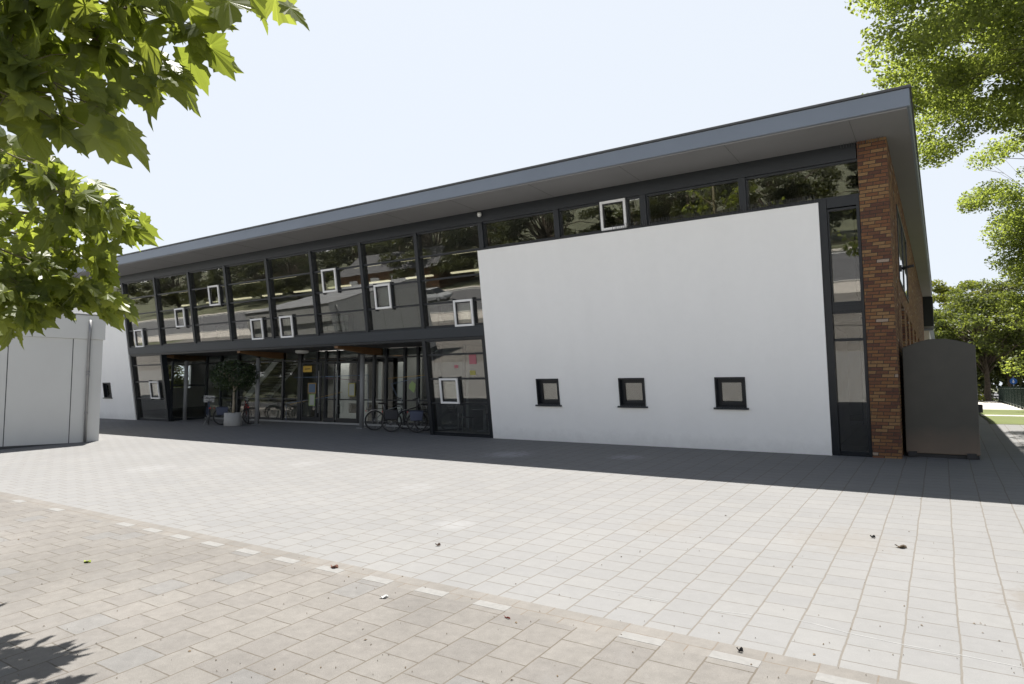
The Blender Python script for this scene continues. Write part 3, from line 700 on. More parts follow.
# dome camera on the front
m_ = MB(); m_.lathe((-11.14, Y0-LT*6.55-.09, 6.55), [(0, .07), (.05, .06), (.065, .02), (.06, -.03), (.035, -.06), (0, -.065)], 16); part(m_, 'security_camera', M['dome'])
# lit ceiling lamps upstairs
for yy in (18.6, 21.8):
    for i in range(14):
        xx = -37+i*2.55
        if xx > -12.5: continue
        m_ = MB(); m_.box(xx-.75, xx+.75, yy-.07, yy+.07, 6.36, 6.415); part(m_, 'ceiling_lamp', M['lamp'])
for xx, yy in ((-20.6, 18.45), (-17.2, 18.75), (-25.5, 19.6)):  # hidden strips added to brighten the white inner door frames
    m_ = MB(); m_.box(xx-.9, xx+.9, yy-.15, yy+.15, 2.94, 3.0); part(m_, 'added_lobby_light', M['added_lobby_light'])
# white inner door frames in the lobby
def whiteframe(x0, x1, Y, z1=2.5):
    m_ = MB(); t = .1
    m_.box(x0, x0+t, Y-.03, Y+.03, .09, z1); m_.box(x1-t, x1, Y-.03, Y+.03, .09, z1); m_.box(x0+t, x1-t, Y-.029, Y+.029, z1-.1, z1); m_.box(x0+t, x1-t, Y-.029, Y+.029, .09, .42); m_.box(x0+t, x1-t, Y-.029, Y+.029, .95, 1.12)
    part(m_, 'inner_door', M['vent'])
for (ua, ub, va, vb) in ((341.5, 344.6, 362, 421), (345.6, 348.6, 362, 421), (365, 367, 364, 419), (379, 381.3, 362, 418), (398.5, 403, 362, 416), (334.5, 336.5, 364, 421)):
    a = onY(ua, va, 18.9); b = onY(ub, vb, 18.9); m_ = MB(); m_.box(a.x, b.x, 18.87, 18.93, .087, a.z); part(m_, 'inner_door_post', M['vent'])
for (ua, ub, va, vb) in ((336.6, 341.4, 399.5, 403.5), (348.7, 364.9, 399.5, 403.5), (336.6, 341.4, 414, 420.5), (348.7, 364.9, 413, 420), (367.1, 378.9, 399, 402.5)):
    a = onY(ua, va, 18.9); b = onY(ub, vb, 18.9); m_ = MB(); m_.box(a.x, b.x, 18.88, 18.92, b.z, a.z); part(m_, 'inner_door_rail', M['vent'])
a = onY(404, 358, 19.6); b = onY(422, 358, 19.6)
m_ = MB(); m_.box(a.x, b.x, 19.6, 19.7, .09, 2.9); part(m_, 'inner_partition', M['interior'])
# inner stair
s0 = onY(245, 399, 20.6); s1 = onY(279, 357, 20.6)
for dy in (0, 1.3):
    m_ = MB(); d = (s1-s0).normalized(); nn = Vector((-d.z, 0, d.x))*.14; t = Vector((0, .06, 0)); oy = Vector((0, dy, 0))
    a = s0+oy; b = s1+oy
    m_.hexa([a-nn, b-nn, b-nn+t, a-nn+t, a+nn, b+nn, b+nn+t, a+nn+t]); part(m_, 'stair_stringer', M['vent'])
m_ = MB()
for i in range(14):
    p_ = s0+(s1-s0)*(i+.5)/14; m_.box(p_.x-.13, p_.x+.13, p_.y+.07, p_.y+1.29, p_.z-.02, p_.z+.02)
part(m_, 'stair_treads', M['int_floor'])
m_ = MB(); m_.box(-34.5, -28.5, 22.2, 22.8, .09, 1.1); m_.box(-26.0, -23.0, 19.2, 19.7, .09, .85); part(m_, 'reception_counter', M['int_floor'])
# bookshelves upstairs
for xx in (-36, -27, -19, -14.2):
    m_ = MB()
    m_.box(xx, xx+.04, 22.9, 23.25, 3.45, 5.2); m_.box(xx+2.2, xx+2.24, 22.9, 23.25, 3.45, 5.2)
    for z in (3.5, 3.95, 4.4, 4.85, 5.2): m_.box(xx+.04, xx+2.2, 22.9, 23.25, z-.02, z+.02)
    sh = part(m_, 'bookshelf', M['int_floor'])
    m_ = MB()
    for z in (3.52, 3.97, 4.42, 4.87):
        x = xx+.06
        while x < xx+2.1:
            w_ = random.uniform(.03, .07); hh = random.uniform(.22, .36)
            if random.random() < .85: m_.box(x, x+w_, 22.95, 23.15, z, z+hh)
            x += w_+.004
    part(m_, 'books', M['paper'], 0, sh)
# parent the parts of the building
for o, pr in BPARTS:
    o.parent = pr
    if pr is B: o.matrix_parent_inverse = BM.inverted()

# round table and chairs behind the lower right glazing
def chair(x, y, rz, label):
    c = empty('chair', (x, y, .087), rz); tag(c, label, 'chair', 'chairs at the round table')
    m_ = MB(); m_.box(-.2, .2, -.2, .2, .44, .47); m_.build('seat', M['darkmetal'], c, .01)
    m_ = MB(); m_.box(-.2, .2, .19, .22, .6, .88); m_.build('backrest', M['darkmetal'], c, .01)
    for sx in (-.18, .18):
        for sy in (-.18, .19):
            m_ = MB(); m_.tube([(sx, sy, 0), (sx, sy, .44 if sy < 0 else .86)], .013, 8); m_.build('leg', M['steel'], c)
    return c
t = empty('round_table', (-12.6, 17.6, .087)); tag(t, 'round cafe table seen through the lower glass left of the white panel', 'table')
m_ = MB(); m_.lathe((0, 0, 0), [(0, .70), (.42, .70), (.43, .715), (.42, .73), (0, .73)], 28); m_.build('tabletop', M['interior'], t)
m_ = MB(); m_.tube([(0, 0, .02), (0, 0, .70)], .03, 10); m_.build('leg', M['steel'], t)
m_ = MB(); m_.lathe((0, 0, 0), [(0, .03), (.24, .025), (.25, 0)], 20); m_.build('base', M['steel'], t)
chair(-13.1, 17.25, R(150), 'metal chair left of the round table behind glass')
chair(-12.05, 17.3, R(200), 'metal chair right of the round table behind glass')

# ------------------------------------------------------------------ grey shed on the left
c0 = Vector((-23.6, 10.92, 0)); dd = ray(1140, 388); dd.z = 0; dd.normalize()
nn = Vector((-dd.y, dd.x, 0))      # to the left, away from the visible wall
S = empty('grey_shed', (c0.x, c0.y, gz(10.9)), math.atan2(dd.y, dd.x))
tag(S, 'windowless grey panelled flat-roofed shed at the left edge with a downpipe', 'shed')
# local frame: +x along the wall away from camera (origin at the far corner), +y to the left/inside
Lw, Dw, Hs = 9.0, 5.0, 4.15
m_ = MB(); m_.box(-Lw, 0, 0, Dw, -.35, 3.36); m_.build('wall', M['shed'], S)
m_ = MB(); m_.box(-Lw-.03, .05, -.05, Dw+.03, 3.365, Hs); m_.build('parapet', M['shed'], S, .01)
m_ = MB(); m_.box(-Lw-.05, .07, -.07, Dw+.05, Hs+.002, Hs+.05); m_.build('coping', M['zinc'], S, .006)
m_ = MB()
for xx in (-.85, -2.55, -4.25, -5.95, -7.65): m_.box(xx-.012, xx+.012, -.003, .01, -.3, 3.36)
m_.box(-Lw, 0, -.02, .01, -.3, -.03)
m_.build('panel_joint', M['seam'], S)
m_ = MB(); m_.tube([(-.42, -.09, -.15), (-.42, -.09, 3.3), (-.42, -.13, 3.45), (-.42, -.13, 4.0)], .045, 14)
dp = m_.build('downpipe', M['zinc'], S)
m_ = MB()
for z in (.9, 2.15, 2.25): m_.tube([(-.42, -.09, z), (-.42, -.09, z+.05)], .056, 14)
m_.build('pipe_collar', M['zinc'], dp)

# ------------------------------------------------------------------ storage container beside the brick corner
K = empty('storage_container', (-.06, 17.6, gz(16.8)))
tag(K, 'dark metal container with a shallow arched top standing beside the brick corner', 'container')
ax = .66; prof = [(-ax, .08), (ax, .08), (ax, 2.37), (ax*.93, 2.40), (ax*.5, 2.49), (ax*.2, 2.535), (-.25*ax, 2.53), (-ax*.6, 2.47), (-ax, 2.36)]
n_ = len(prof); m_ = MB(); m_.add([(x, -.85, z) for x, z in prof]+[(x, .95, z) for x, z in prof], [tuple(range(n_)), tuple(range(n_, 2*n_))[::-1]]+[((i+1) % n_, i, n_+i, n_+(i+1) % n_) for i in range(n_)])
def cont_mat():
    m, ns, L, b = mat('dark_container_paint')
    g = N(ns, 'ShaderNodeTexCoord'); sp = N(ns, 'ShaderNodeSeparateXYZ'); L.new(g.outputs['Object'], sp.inputs[0])
    a = noise(ns, L, g.outputs['Object'], 2.2, 6, .6); col = ramp(ns, L, a, [(.3, (.052, .050, .043)), (.7, (.063, .060, .051))])
    f = math_(ns, L, 'ADD', sp.outputs[2], math_(ns, L, 'MULTIPLY', a, .5))
    col = mixc(ns, L, ramp(ns, L, f, [(.35, .8), (.95, 0.)]), col, (.16, .12, .09))
    L.new(col, b.inputs['Base Color']); b.inputs['Roughness'].default_value = .5; b.inputs['Metallic'].default_value = .25; return m
bd = m_.build('body', cont_mat(), K, .012)
m_ = MB(); m_.box(-ax+.02, ax-.02, -.8, -.74, .0, .075); m_.box(-ax+.02, ax-.02, .8, .86, 0, .075); m_.build('skid', M['black'], K)
m_ = MB()
for sx in (-.55, .5): m_.box(sx-.07, sx+.09, -.9, -.82, .01, .12)
m_.build('foot_bracket', M['black'], K)
m_ = MB(); m_.box(ax+.003, ax+.10, -.2, .1, .95, 1.12); m_.build('latch', M['black'], K)

# ------------------------------------------------------------------ potted tree
pp = onG(232.5, 426); T = empty('potted_tree', (pp.x, pp.y, gz(pp.y)))
tag(T, 'small round-headed tree in a pale grey cylindrical planter by the entrance', 'potted plant')
m_ = MB(); m_.lathe((0, 0, 0), [(0, .0), (.31, .0), (.33, .02), (.33, .52), (.31, .53), (.29, .52), (.29, .44), (0, .44)], 28); po = m_.build('pot', M['pot'], T)
m_ = MB(); m_.lathe((0, 0, 0), [(0, .462), (.285, .458)], 20); m_.build('soil', M['soil'], po)
m_ = MB(); m_.tube([(0, 0, .45), (.02, .01, .9), (-.01, .02, 1.3), (.03, 0, 1.75)], [.055, .045, .04, .03], 10)
for i in range(9):
    a = i*.7; m_.tube([(0, 0, 1.35+.03*i), (.35*math.cos(a), .35*math.sin(a), 1.8+.05*i), (.65*math.cos(a+.3), .65*math.sin(a+.3), 2.0+.04*i)], [.022, .014, .006], 6)
m_.build('trunk', M['pale_bark'], T)

def leaves_mesh(name, pos, nrm, size, material, parent=None, shape=None, droop=.0, seed=1, aspect=.6):
    """quads (2 triangles folded) at each pos"""
    rs = np.random.RandomState(seed); n = len(pos)
    nrm = nrm/np.linalg.norm(nrm, axis=1)[:, None]
    rnd = rs.normal(size=(n, 3)); t = np.cross(nrm, rnd); t /= np.linalg.norm(t, axis=1)[:, None]
    b = np.cross(nrm, t); s = size[:, None]
    v = np.stack([pos-t*s*.5, pos-b*s*.5*aspect+nrm*s*.08, pos+t*s*.5, pos+b*s*.5*aspect+nrm*s*.08], 1).reshape(-1, 3)
    me = bpy.data.meshes.new(name)
    me.vertices.add(4*n); me.vertices.foreach_set('co', v.astype(np.float32).ravel())
    me.loops.add(4*n); me.loops.foreach_set('vertex_index', np.arange(4*n, dtype=np.int32))
    me.polygons.add(n); me.polygons.foreach_set('loop_start', np.arange(0, 4*n, 4, dtype=np.int32)); me.polygons.foreach_set('loop_total', np.full(n, 4, dtype=np.int32))
    me.update(calc_edges=True)
    at = me.attributes.new('tone', 'FLOAT', 'FACE'); at.data.foreach_set('value', np.clip(rs.normal(.5, .25, n), 0, 1).astype(np.float32))
    me.materials.append(material)
    o = bpy.data.objects.new(name, me); C.objects.link(o)
    if parent is not None: o.parent = parent
    return o
rs = np.random.RandomState(3)
d = rs.normal(size=(2600, 3)); d /= np.linalg.norm(d, axis=1)[:, None]; rr = rs.uniform(.35, 1, 2600)**.5
pos = d*rr[:, None]*np.array([.92, .92, .62])+np.array([0, 0, 2.02]); pos += rs.normal(size=pos.shape)*.05
leaves_mesh('crown', pos, rs.normal(size=pos.shape)+[0, 0, .6], rs.uniform(.07, .15, 2600), M['pot_leaf'], T, aspect=.45)

# ------------------------------------------------------------------ bicycles
def bicycle(name_label, loc, rz, frame_m, lean=0, bags=None, crate=None, basket=False, guard=None):
    """+x is forward"""
    bk = empty('bicycle', loc, rz); bk.rotation_euler = (lean, 0, rz); tag(bk, name_label, 'bicycle', 'bicycles parked at the entrance')
    rw, fw = Vector((-.53, 0, .35)), Vector((.57, 0, .35))
    for c in (rw, fw):
        m_ = MB(); m_.torus(c, .328, .022, n=36, k=8); wh = m_.build('wheel', M['black'], bk)
        m_ = MB(); m_.torus(c, .302, .011, n=36, k=6); m_.build('rim', M['darkmetal'], wh)
        m_ = MB(); m_.tube([c+Vector((0, -.05, 0)), c+Vector((0, .05, 0))], .022, 8)
        for i in range(18):
            a = 2*math.pi*i/18; m_.tube([c+Vector((0, .02*(-1)**i, 0)), c+Vector((.3*math.cos(a), 0, .3*math.sin(a)))], .0022, 3, False)
        m_.build('spokes', M['steel'], wh)
    bb = Vector((-.08, 0, .29)); st = Vector((-.22, 0, .80)); hd = Vector((.40, 0, .93)); hb = Vector((.45, 0, .74))
    m_ = MB(); m_.tube([bb, st], .017, 10); m_.tube([bb, hb], .019, 10); m_.tube([st-Vector((-.03, 0, .12)), hd-Vector((0, 0, .07))], .017, 10); m_.tube([hd, hb], .021, 10)
    for s in (-.055, .055):
        m_.tube([bb+Vector((0, s*.5, 0)), rw+Vector((0, s, 0))], .009, 6); m_.tube([st+Vector((.03, s*.3, -.1)), rw+Vector((0, s, 0))], .009, 6)
        m_.tube([hb+Vector((.01, s, -.05)), fw+Vector((-.02, s, .15)), fw+Vector((0, s, 0))], .010, 6)
    m_.build('frame', frame_m, bk)
    m_ = MB(); m_.tube([hd, hd+Vector((-.03, 0, .14))], .014, 8); m_.tube([hd+Vector((-.2, -.29, .17)), hd+Vector((-.03, -.22, .19)), hd+Vector((0, 0, .15)), hd+Vector((-.03, .22, .19)), hd+Vector((-.2, .29, .17))], .013, 8); m_.build('handlebar', M['steel'], bk)
    m_ = MB()
    for s in (-1, 1): m_.tube([hd+Vector((-.2, .29*s, .17)), hd+Vector((-.08, .245*s, .185))], .018, 8)
    m_.build('grips', M['black'], bk)
    m_ = MB(); m_.tube([st, st+Vector((-.035, 0, .14))], .013, 8); m_.build('seat_post', M['steel'], bk)
    m_ = MB(); zc = st.z+.16; xs = [(-.17, .085), (-.10, .095), (-.02, .06), (.1, .03), (.15, .022)]
    vs = [(st.x-.03+x, -w_, zc) for x, w_ in xs]+[(st.x-.03+x, w_, zc) for x, w_ in xs]+[(st.x-.03+x, -w_*.7, zc-.05) for x, w_ in xs]+[(st.x-.03+x, w_*.7, zc-.05) for x, w_ in xs]
    n = len(xs); fs = []
    for i in range(n-1): fs += [(i, i+1, n+i+1, n+i), (2*n+i, 3*n+i, 3*n+i+1, 2*n+i+1), (i, 2*n+i, 2*n+i+1, i+1), (n+i, n+i+1, 3*n+i+1, 3*n+i)]
    fs += [(0, n, 3*n, 2*n), (n-1, 3*n-1, 4*n-1, 2*n-1)]
    m_.add(vs, fs); m_.build('saddle', M['black'], bk, .012)
    m_ = MB()
    for c in (rw, fw):
        seq = [c+Vector((.37*math.cos(a), 0, .37*math.sin(a))) for a in [R(x) for x in ((60, 85, 110, 135, 160, 185, 205) if c is rw else (20, 45, 70, 95, 120, 150))]]
        for s0_, s1_ in zip(seq, seq[1:]):
            dv = (s1_-s0_).normalized(); up = Vector((-dv.z, 0, dv.x))*.003; w_ = Vector((0, .026, 0))
            m_.hexa([s0_-w_-up, s1_-w_-up, s1_+w_-up, s0_+w_-up, s0_-w_+up, s1_-w_+up, s1_+w_+up, s0_+w_+up])
    m_.build('mudguard', guard or M['black'], bk)
    m_ = MB()
    for s in (-.06, 0, .06): m_.tube([(-.82, s, .74), (-.25, s, .76)], .006, 6)
    for s in (-.06, .06): m_.tube([(-.75, s, .74), rw+Vector((0, s, 0))], .006, 6)
    m_.tube([(-.82, -.06, .74), (-.82, .06, .74)], .006, 6); m_.build('rear_rack', M['black'], bk)
    m_ = MB(); m_.box(-.855, -.83, -.035, .035, .66, .71); m_.build('tail_light', M['red'], bk, .004)
    m_ = MB(); m_.tube([bb+Vector((0, -.06, 0)), bb+Vector((0, .06, 0))], .02, 10); m_.torus(bb+Vector((0, -.045, 0)), .085, .006, n=20, k=5)
    for s in (-1, 1): m_.tube([bb+Vector((0, .065*s, 0)), bb+Vector((.12*s, .075*s, -.12))], .009, 6); m_.box(bb.x+.12*s-.045, bb.x+.12*s+.045, min(.08*s, .17*s), max(.08*s, .17*s), bb.z-.135, bb.z-.11)
    m_.build('crankset', M['darkmetal'], bk)
    if bags:
        for s in (-1, 1):
            m_ = MB(); y = .08*s; m_.hexa([(-.74, y, .40), (-.36, y, .40), (-.36, y+.13*s, .42), (-.74, y+.13*s, .42), (-.78, y, .73), (-.32, y, .73), (-.32, y+.10*s, .72), (-.78, y+.10*s, .72)]); m_.build('pannier', bags, bk, .02)
    if crate:
        m_ = MB(); cx, w2 = .62, .2
        m_.box(cx-.2, cx+.2, -w2, w2, .90, .915)
        for z in (.93, 1.0, 1.07, 1.14): m_.box(cx-.2, cx+.2, -w2-.006, -w2+.006, z, z+.04); m_.box(cx-.2, cx+.2, w2-.006, w2+.006, z, z+.04); m_.box(cx-.206, cx-.194, -w2, w2, z, z+.04); m_.box(cx+.194, cx+.206, -w2, w2, z, z+.04)
        m_.build('crate', crate, bk)
    if basket:
        m_ = MB(); cx = .62
        for z, q_ in ((.8, .12), (.88, .135), (.96, .15), (1.04, .165)):
            m_.tube([(cx-q_, -q_, z), (cx+q_, -q_, z), (cx+q_, q_, z), (cx-q_, q_, z), (cx-q_, -q_, z)], .004, 5)
        for sx, sy in ((-1, -1), (0, -1), (1, -1), (1, 0), (1, 1), (0, 1), (-1, 1), (-1, 0)): m_.tube([(cx+.12*sx, .12*sy, .8), (cx+.165*sx, .165*sy, 1.04)], .004, 5)
        m_.build('basket', M['steel'], bk)
    m_ = MB(); m_.tube([(-.4, .04, .3), (-.45, .16, 0.0)], .008, 6); m_.build('kickstand', M['steel'], bk)
    return bk
M['red'] = simple('red_reflector', (.45, .02, .02), .4)
M['fr_black'] = simple('black_frame_paint', (.02, .02, .022), .3, var=.05)
M['fr_blue'] = simple('blue_frame_paint', (.03, .06, .16), .3, var=.05)
M['fr_red'] = simple('red_frame_paint', (.28, .03, .02), .3, var=.05)
M['fr_grey'] = simple('grey_frame_paint', (.12, .13, .13), .3, var=.05)
M['bagblue'] = simple('blue_grey_bag', (.06, .07, .11), .8, var=.1)
M['bagblack'] = simple('black_bag', (.03, .03, .035), .8, var=.1)
M['white_plastic'] = simple('white_plastic', (.6, .6, .6), .5, var=.05)
def gp(u, v): p_ = onG(u, v); return (p_.x, p_.y, gz(p_.y))
def bike_at(u, v, rz, **kw):     # (u, v): where the rear wheel stands
    p_ = onG(u, v); dx = Vector((math.cos(rz), math.sin(rz), 0))*.53
    return bicycle(kw.pop('label'), (p_.x+dx.x, p_.y+dx.y, gz(p_.y+dx.y)), rz, kw.pop('frame'), **kw)
bike_at(374.5, 431.0, R(52), label='dark grey bicycle right beside the steel column, leftmost of the right-hand three', frame=M['fr_grey'], guard=M['white_plastic'], lean=.05)
bike_at(391.5, 432.5, R(47), label='black bicycle with black panniers in the middle of the right-hand three', frame=M['fr_black'], bags=M['bagblack'], lean=-.05)
bike_at(417, 433.2, R(40), label='black bicycle with blue-grey panniers nearest the dark glass bay', frame=M['fr_black'], bags=M['bagblue'], lean=.06, basket=True)
bike_at(208, 425.0, R(150), label='blue bicycle with a white front crate left of the potted tree', frame=M['fr_blue'], crate=M['white_plastic'], lean=.05)
bike_at(222, 425.5, R(60), label='dark bicycle with panniers just left of the potted tree', frame=M['fr_black'], bags=M['bagblue'], lean=.05)
bike_at(248, 424, R(150), label='red bicycle partly hidden behind the potted tree', frame=M['fr_red'], lean=-.05)

# ------------------------------------------------------------------ trees
def crown_points(rs, clusters, n_per, flat=.35, spread=1.0):
    ps = []
    for c, r_ in clusters:
        n = int(n_per*r_*r_)
        d = rs.normal(size=(n, 3)); d /= np.linalg.norm(d, axis=1)[:, None]; d *= (rs.uniform(0, 1, n)**.45)[:, None]*np.array([1., 1., flat])*r_*spread*rs.uniform(.8, 1.15)
        ps.append(d+np.array(c))
    return np.concatenate(ps)
def broadleaf(label, loc, H, base, rx, rz_, leafm, nclus, nper, leaf, seed, group=None, rot=0, cat='tree', flat=.45, trunk_r=.22, bark='bark', name='tree', clear=None, lean=(0, 0), cr=.19, extra=()):
    """crown centre at height base+rz_, ellipsoid rx, rz_; trunk with limbs reaching the leaf clumps"""
    rs = np.random.RandomState(seed)
    T = empty(name, loc, rot); tag(T, label, cat, group)
    cz = base+rz_; cl = []
    tries = 0
    while len(cl) < nclus and tries < 9000:
        tries += 1
        d = rs.normal(size=3); d /= np.linalg.norm(d); q_ = rs.uniform(.25, 1.0)**.5
        wob = 1+.22*math.sin(3*math.atan2(d[1], d[0])+seed)+.15*math.sin(5*d[2]+seed*2)
        p_ = d*q_*np.array([rx, rx, rz_])*wob
        if p_[2] < -rz_*.8: continue
        c = np.array([p_[0]+lean[0], p_[1]+lean[1], cz+p_[2]])
        if clear is not None and clear(c): continue
        cl.append((c, rs.uniform(.6, 1.25)*rx*cr))
    cl += [(np.array(c), r_) for c, r_ in extra]
    m_ = MB()
    top = Vector((lean[0]*.6, lean[1]*.6, base+rz_*1.3))
    m_.tube([(0, 0, -.3), (0, 0, .3), (.05, -.03, base*.6), (lean[0]*.3, lean[1]*.3, base+.2*rz_), top], [trunk_r*1.5, trunk_r*1.1, trunk_r*.9, trunk_r*.65, trunk_r*.15], 10)
    nl = min(len(cl), 110)
    for i in range(nl):
        c, r_ = cl[i]; c = Vector(c); f = rs.uniform(.0, .55)
        st = Vector((0, 0, base*.85)).lerp(top, f); mid = st.lerp(c, .5)+Vector((rs.normal()*.2, rs.normal()*.2, (c-st).length*.10))
        r0 = trunk_r*rs.uniform(.16, .34)
        m_.tube([st, st.lerp(mid, .5)+Vector((0, 0, .05)), mid, c], [r0, r0*.8, r0*.5, r0*.12], 6)
        for j in range(3):
            m_.tube([mid.lerp(c, .4+.2*j), c+Vector(rs.normal(size=3)*r_*.5)], [r0*.3, r0*.07], 4)
    m_.build('trunk', M[bark], T)
    pos = crown_points(rs, cl, nper, flat)
    nr = rs.normal(size=pos.shape)*.7+np.array([0, 0, .8])
    leaves_mesh('crown', pos, nr, rs.uniform(.6, 1.3, len(pos))*leaf, leafm, T, seed=seed)
    return T
# tall locust by the right side of the building
gs_ = gz(21)
roofclear = lambda c: (c[0]+6.45 < 0.9 and c[2]+gs_ < 8.2) or (c[1]+19.6 > 23.5)
rl = random.Random(8)
low_cl = [((rl.uniform(-.7, 2.4)-6.45, rl.uniform(14.9, 25.0)-19.6, rl.uniform(8.6, 10.6)-gz(19.6)), rl.uniform(.5, .9)) for _ in range(46)]
broadleaf('tall feathery light-green tree rising above the roof corner at the right', (6.45, 19.6, gz(19.6)), 14, 6.0, 6.9, 5.4, M['locust_leaf'], 420, 1050, .105, 11, flat=.42, trunk_r=.3, cr=.13, clear=roofclear, extra=low_cl)
broadleaf('leafy light-green tree further along the fence, below the tall one', (9.1, 37, gz(37)), 11, .6, 6.5, 6.7, M['locust_leaf'], 500, 560, .14, 12, flat=.5, trunk_r=.22, cr=.16)
broadleaf('dense dark-crowned tree behind the container, first of the far row', (3.0, 66, gz(66)), 9, 2.3, 6.0, 3.8, M['mid_leaf'], 120, 240, .24, 13, group='far trees along the path')
broadleaf('far tree with slender trunk beyond the lawn, right of the container', (8.2, 76, gz(76)), 9, 2.4, 6.4, 4.8, M['tree_leaf'], 120, 200, .26, 14, group='far trees along the path')
broadleaf('yellowish-green tree showing over the container top', (1.5, 84, gz(84)), 9, 3.4, 5.4, 4.4, M['yellow_leaf'], 80, 170, .34, 15, group='far trees along the path')
broadleaf('small pale round tree against the sky beside the low rear wing', (-3.5, 112, gz(84)), 9, 4.6, 4.8, 4.2, M['tree_leaf'], 60, 150, .40, 16, group='far trees along the path')
broadleaf('wide shady tree closing the end of the path', (7.0, 104, gz(84)), 9, 2.0, 9.5, 5.0, M['tree_leaf'], 120, 150, .42, 17, group='far trees along the path')
rsw = np.random.RandomState(77); nW = 26000
ang = rsw.uniform(-60, 90, nW); hgt = 9+2.5*np.sin(ang*.21)+1.6*np.sin(ang*.57+1)
pw = np.stack([ang, 150+rsw.normal(0, 3, nW)+10*np.sin(ang*.05), hgt*rsw.uniform(0, 1, nW)**.7+gz(100)], 1)
tag(leaves_mesh('far_wood', pw, rsw.normal(size=pw.shape)+[0, -.6, .5], rsw.uniform(.9, 1.8, nW), M['tree_leaf'], None), 'far belt of dark trees closing the view at the right', 'trees', kind='stuff')
# trees seen through the end wall window
broadleaf('green tree seen through the lobby end window at far left', (-47.5, 25.5, gz(25)), 9, .1, 4.6, 3.4, M['tree_leaf'], 130, 260, .22, 18)

# trees across the road behind the photographer (seen in the glass)
base = None
rt = random.Random(5)
xs_ = [-128, -117, -105, -96, -86, -76, -67, -58, -49, -40, -31, -22, -13, -4, 6, 16, 26]
for i, x in enumerate(xs_):
    y = -38-rt.uniform(0, 8)
    if base is None:
        base = broadleaf('x', (x, y, gz(-5)), 12, .5, 6.4, 4.6, M['tree_leaf'], 100, 130, .34, 21, group='trees across the road', trunk_r=.28); o = base
    else: o = copy_tree(base)
    o.location = (x, y, gz(-5)); o.rotation_euler = (0, 0, rt.uniform(0, 6.28)); sz = rt.uniform(.85, 1.25); o.scale = (sz, sz, sz*rt.uniform(.85, 1.15))
    o['label'] = 'broad green tree across the road, mirrored in the glass front'
    o['category'] = 'tree'
# low house across the road
H_ = empty('low_house', (-62, -37.5, gz(-5))); tag(H_, 'low brick house across the road, mirrored in the glass front', 'house')
m_ = MB(); m_.box(-9, 9, -4, 4, 0, 3.0); m_.build('wall', M['brick'], H_)
m_ = MB(); m_.add([(-9.4, -4.4, 3.0), (9.4, -4.4, 3.0), (9.4, 4.4, 3.0), (-9.4, 4.4, 3.0), (-8, 0, 5.2), (8, 0, 5.2)], [(0, 1, 5, 4), (2, 3, 4, 5), (1, 2, 5), (3, 0, 4), (3, 2, 1, 0)]); m_.build('roof', M['asphalt'], H_)
for xx in (-6, -2, 2, 6):
    m_ = MB(); m_.box(xx-.8, xx+.8, 4.002, 4.06, .9, 2.3); m_.build('window', M['vent'], H_)

# ------------------------------------------------------------------ plane tree at the left, leaves close to the camera
def plane_leaf_shape():
    half = [(0, .0), (.10, -.02), (.26, -.10), (.30, .02), (.40, .05), (.36, .14), (.52, .24), (.42, .30), (.44, .38), (.34, .38), (.22, .40), (.30, .52), (.26, .60), (.30, .70), (.19, .72), (.14, .82), (.10, .86), (0, 1.05)]
    return half
def build_leaves(name, items, material, parent):
    """items: (pos of stalk end, direction of tip, normal, size, tone)"""
    half = plane_leaf_shape(); vs = []; fs = []; tone = []; vein = []
    for (p_, d, n, s, tn, curl) in items:
        d = d.normalized(); n = (n-d*n.dot(d)).normalized(); sd = d.cross(n)
        k0 = len(vs)
        # centre line points and outlines both sides, fan from hub
        hub = p_+d*s*.22
        vs.append(hub); vein.append(1.0)
        outl = [(x, y) for x, y in half]+[(-x, y) for x, y in half[::-1][1:-1]]
        no = len(outl)
        jx = 1+random.uniform(-.12, .12)
        for x, y in outl:
            x *= jx*random.uniform(.93, 1.07); y2 = y*random.uniform(.96, 1.04)
            drop = -curl*s*(x*x*1.1+max(0, y-.3)**2*.7)
            ripple = math.sin(y*9+x*6)*.02*s
            vs.append(p_+d*s*y2+sd*s*x+n*(drop+ripple)); vein.append(0.0)
        for i in range(no):
            fs.append((k0, k0+1+i, k0+1+(i+1) % no)); tone.append(tn)
    me = bpy.data.meshes.new(name); me.from_pydata([tuple(v) for v in vs], [], fs); me.update()
    a = me.attributes.new('tone', 'FLOAT', 'FACE'); a.data.foreach_set('value', tone)
    a = me.attributes.new('vein', 'FLOAT', 'POINT'); a.data.foreach_set('value', vein)
    me.materials.append(material)
    o = bpy.data.objects.new(name, me); C.objects.link(o); o.parent = parent; return o
PT = empty('plane_tree', (-8.6, -.3, gz(-.9))); tag(PT, 'plane tree with big lobed leaves hanging into the top left corner', 'tree')
PO = Vector(PT.location)
random.seed(21)
wood = MB(); items = []
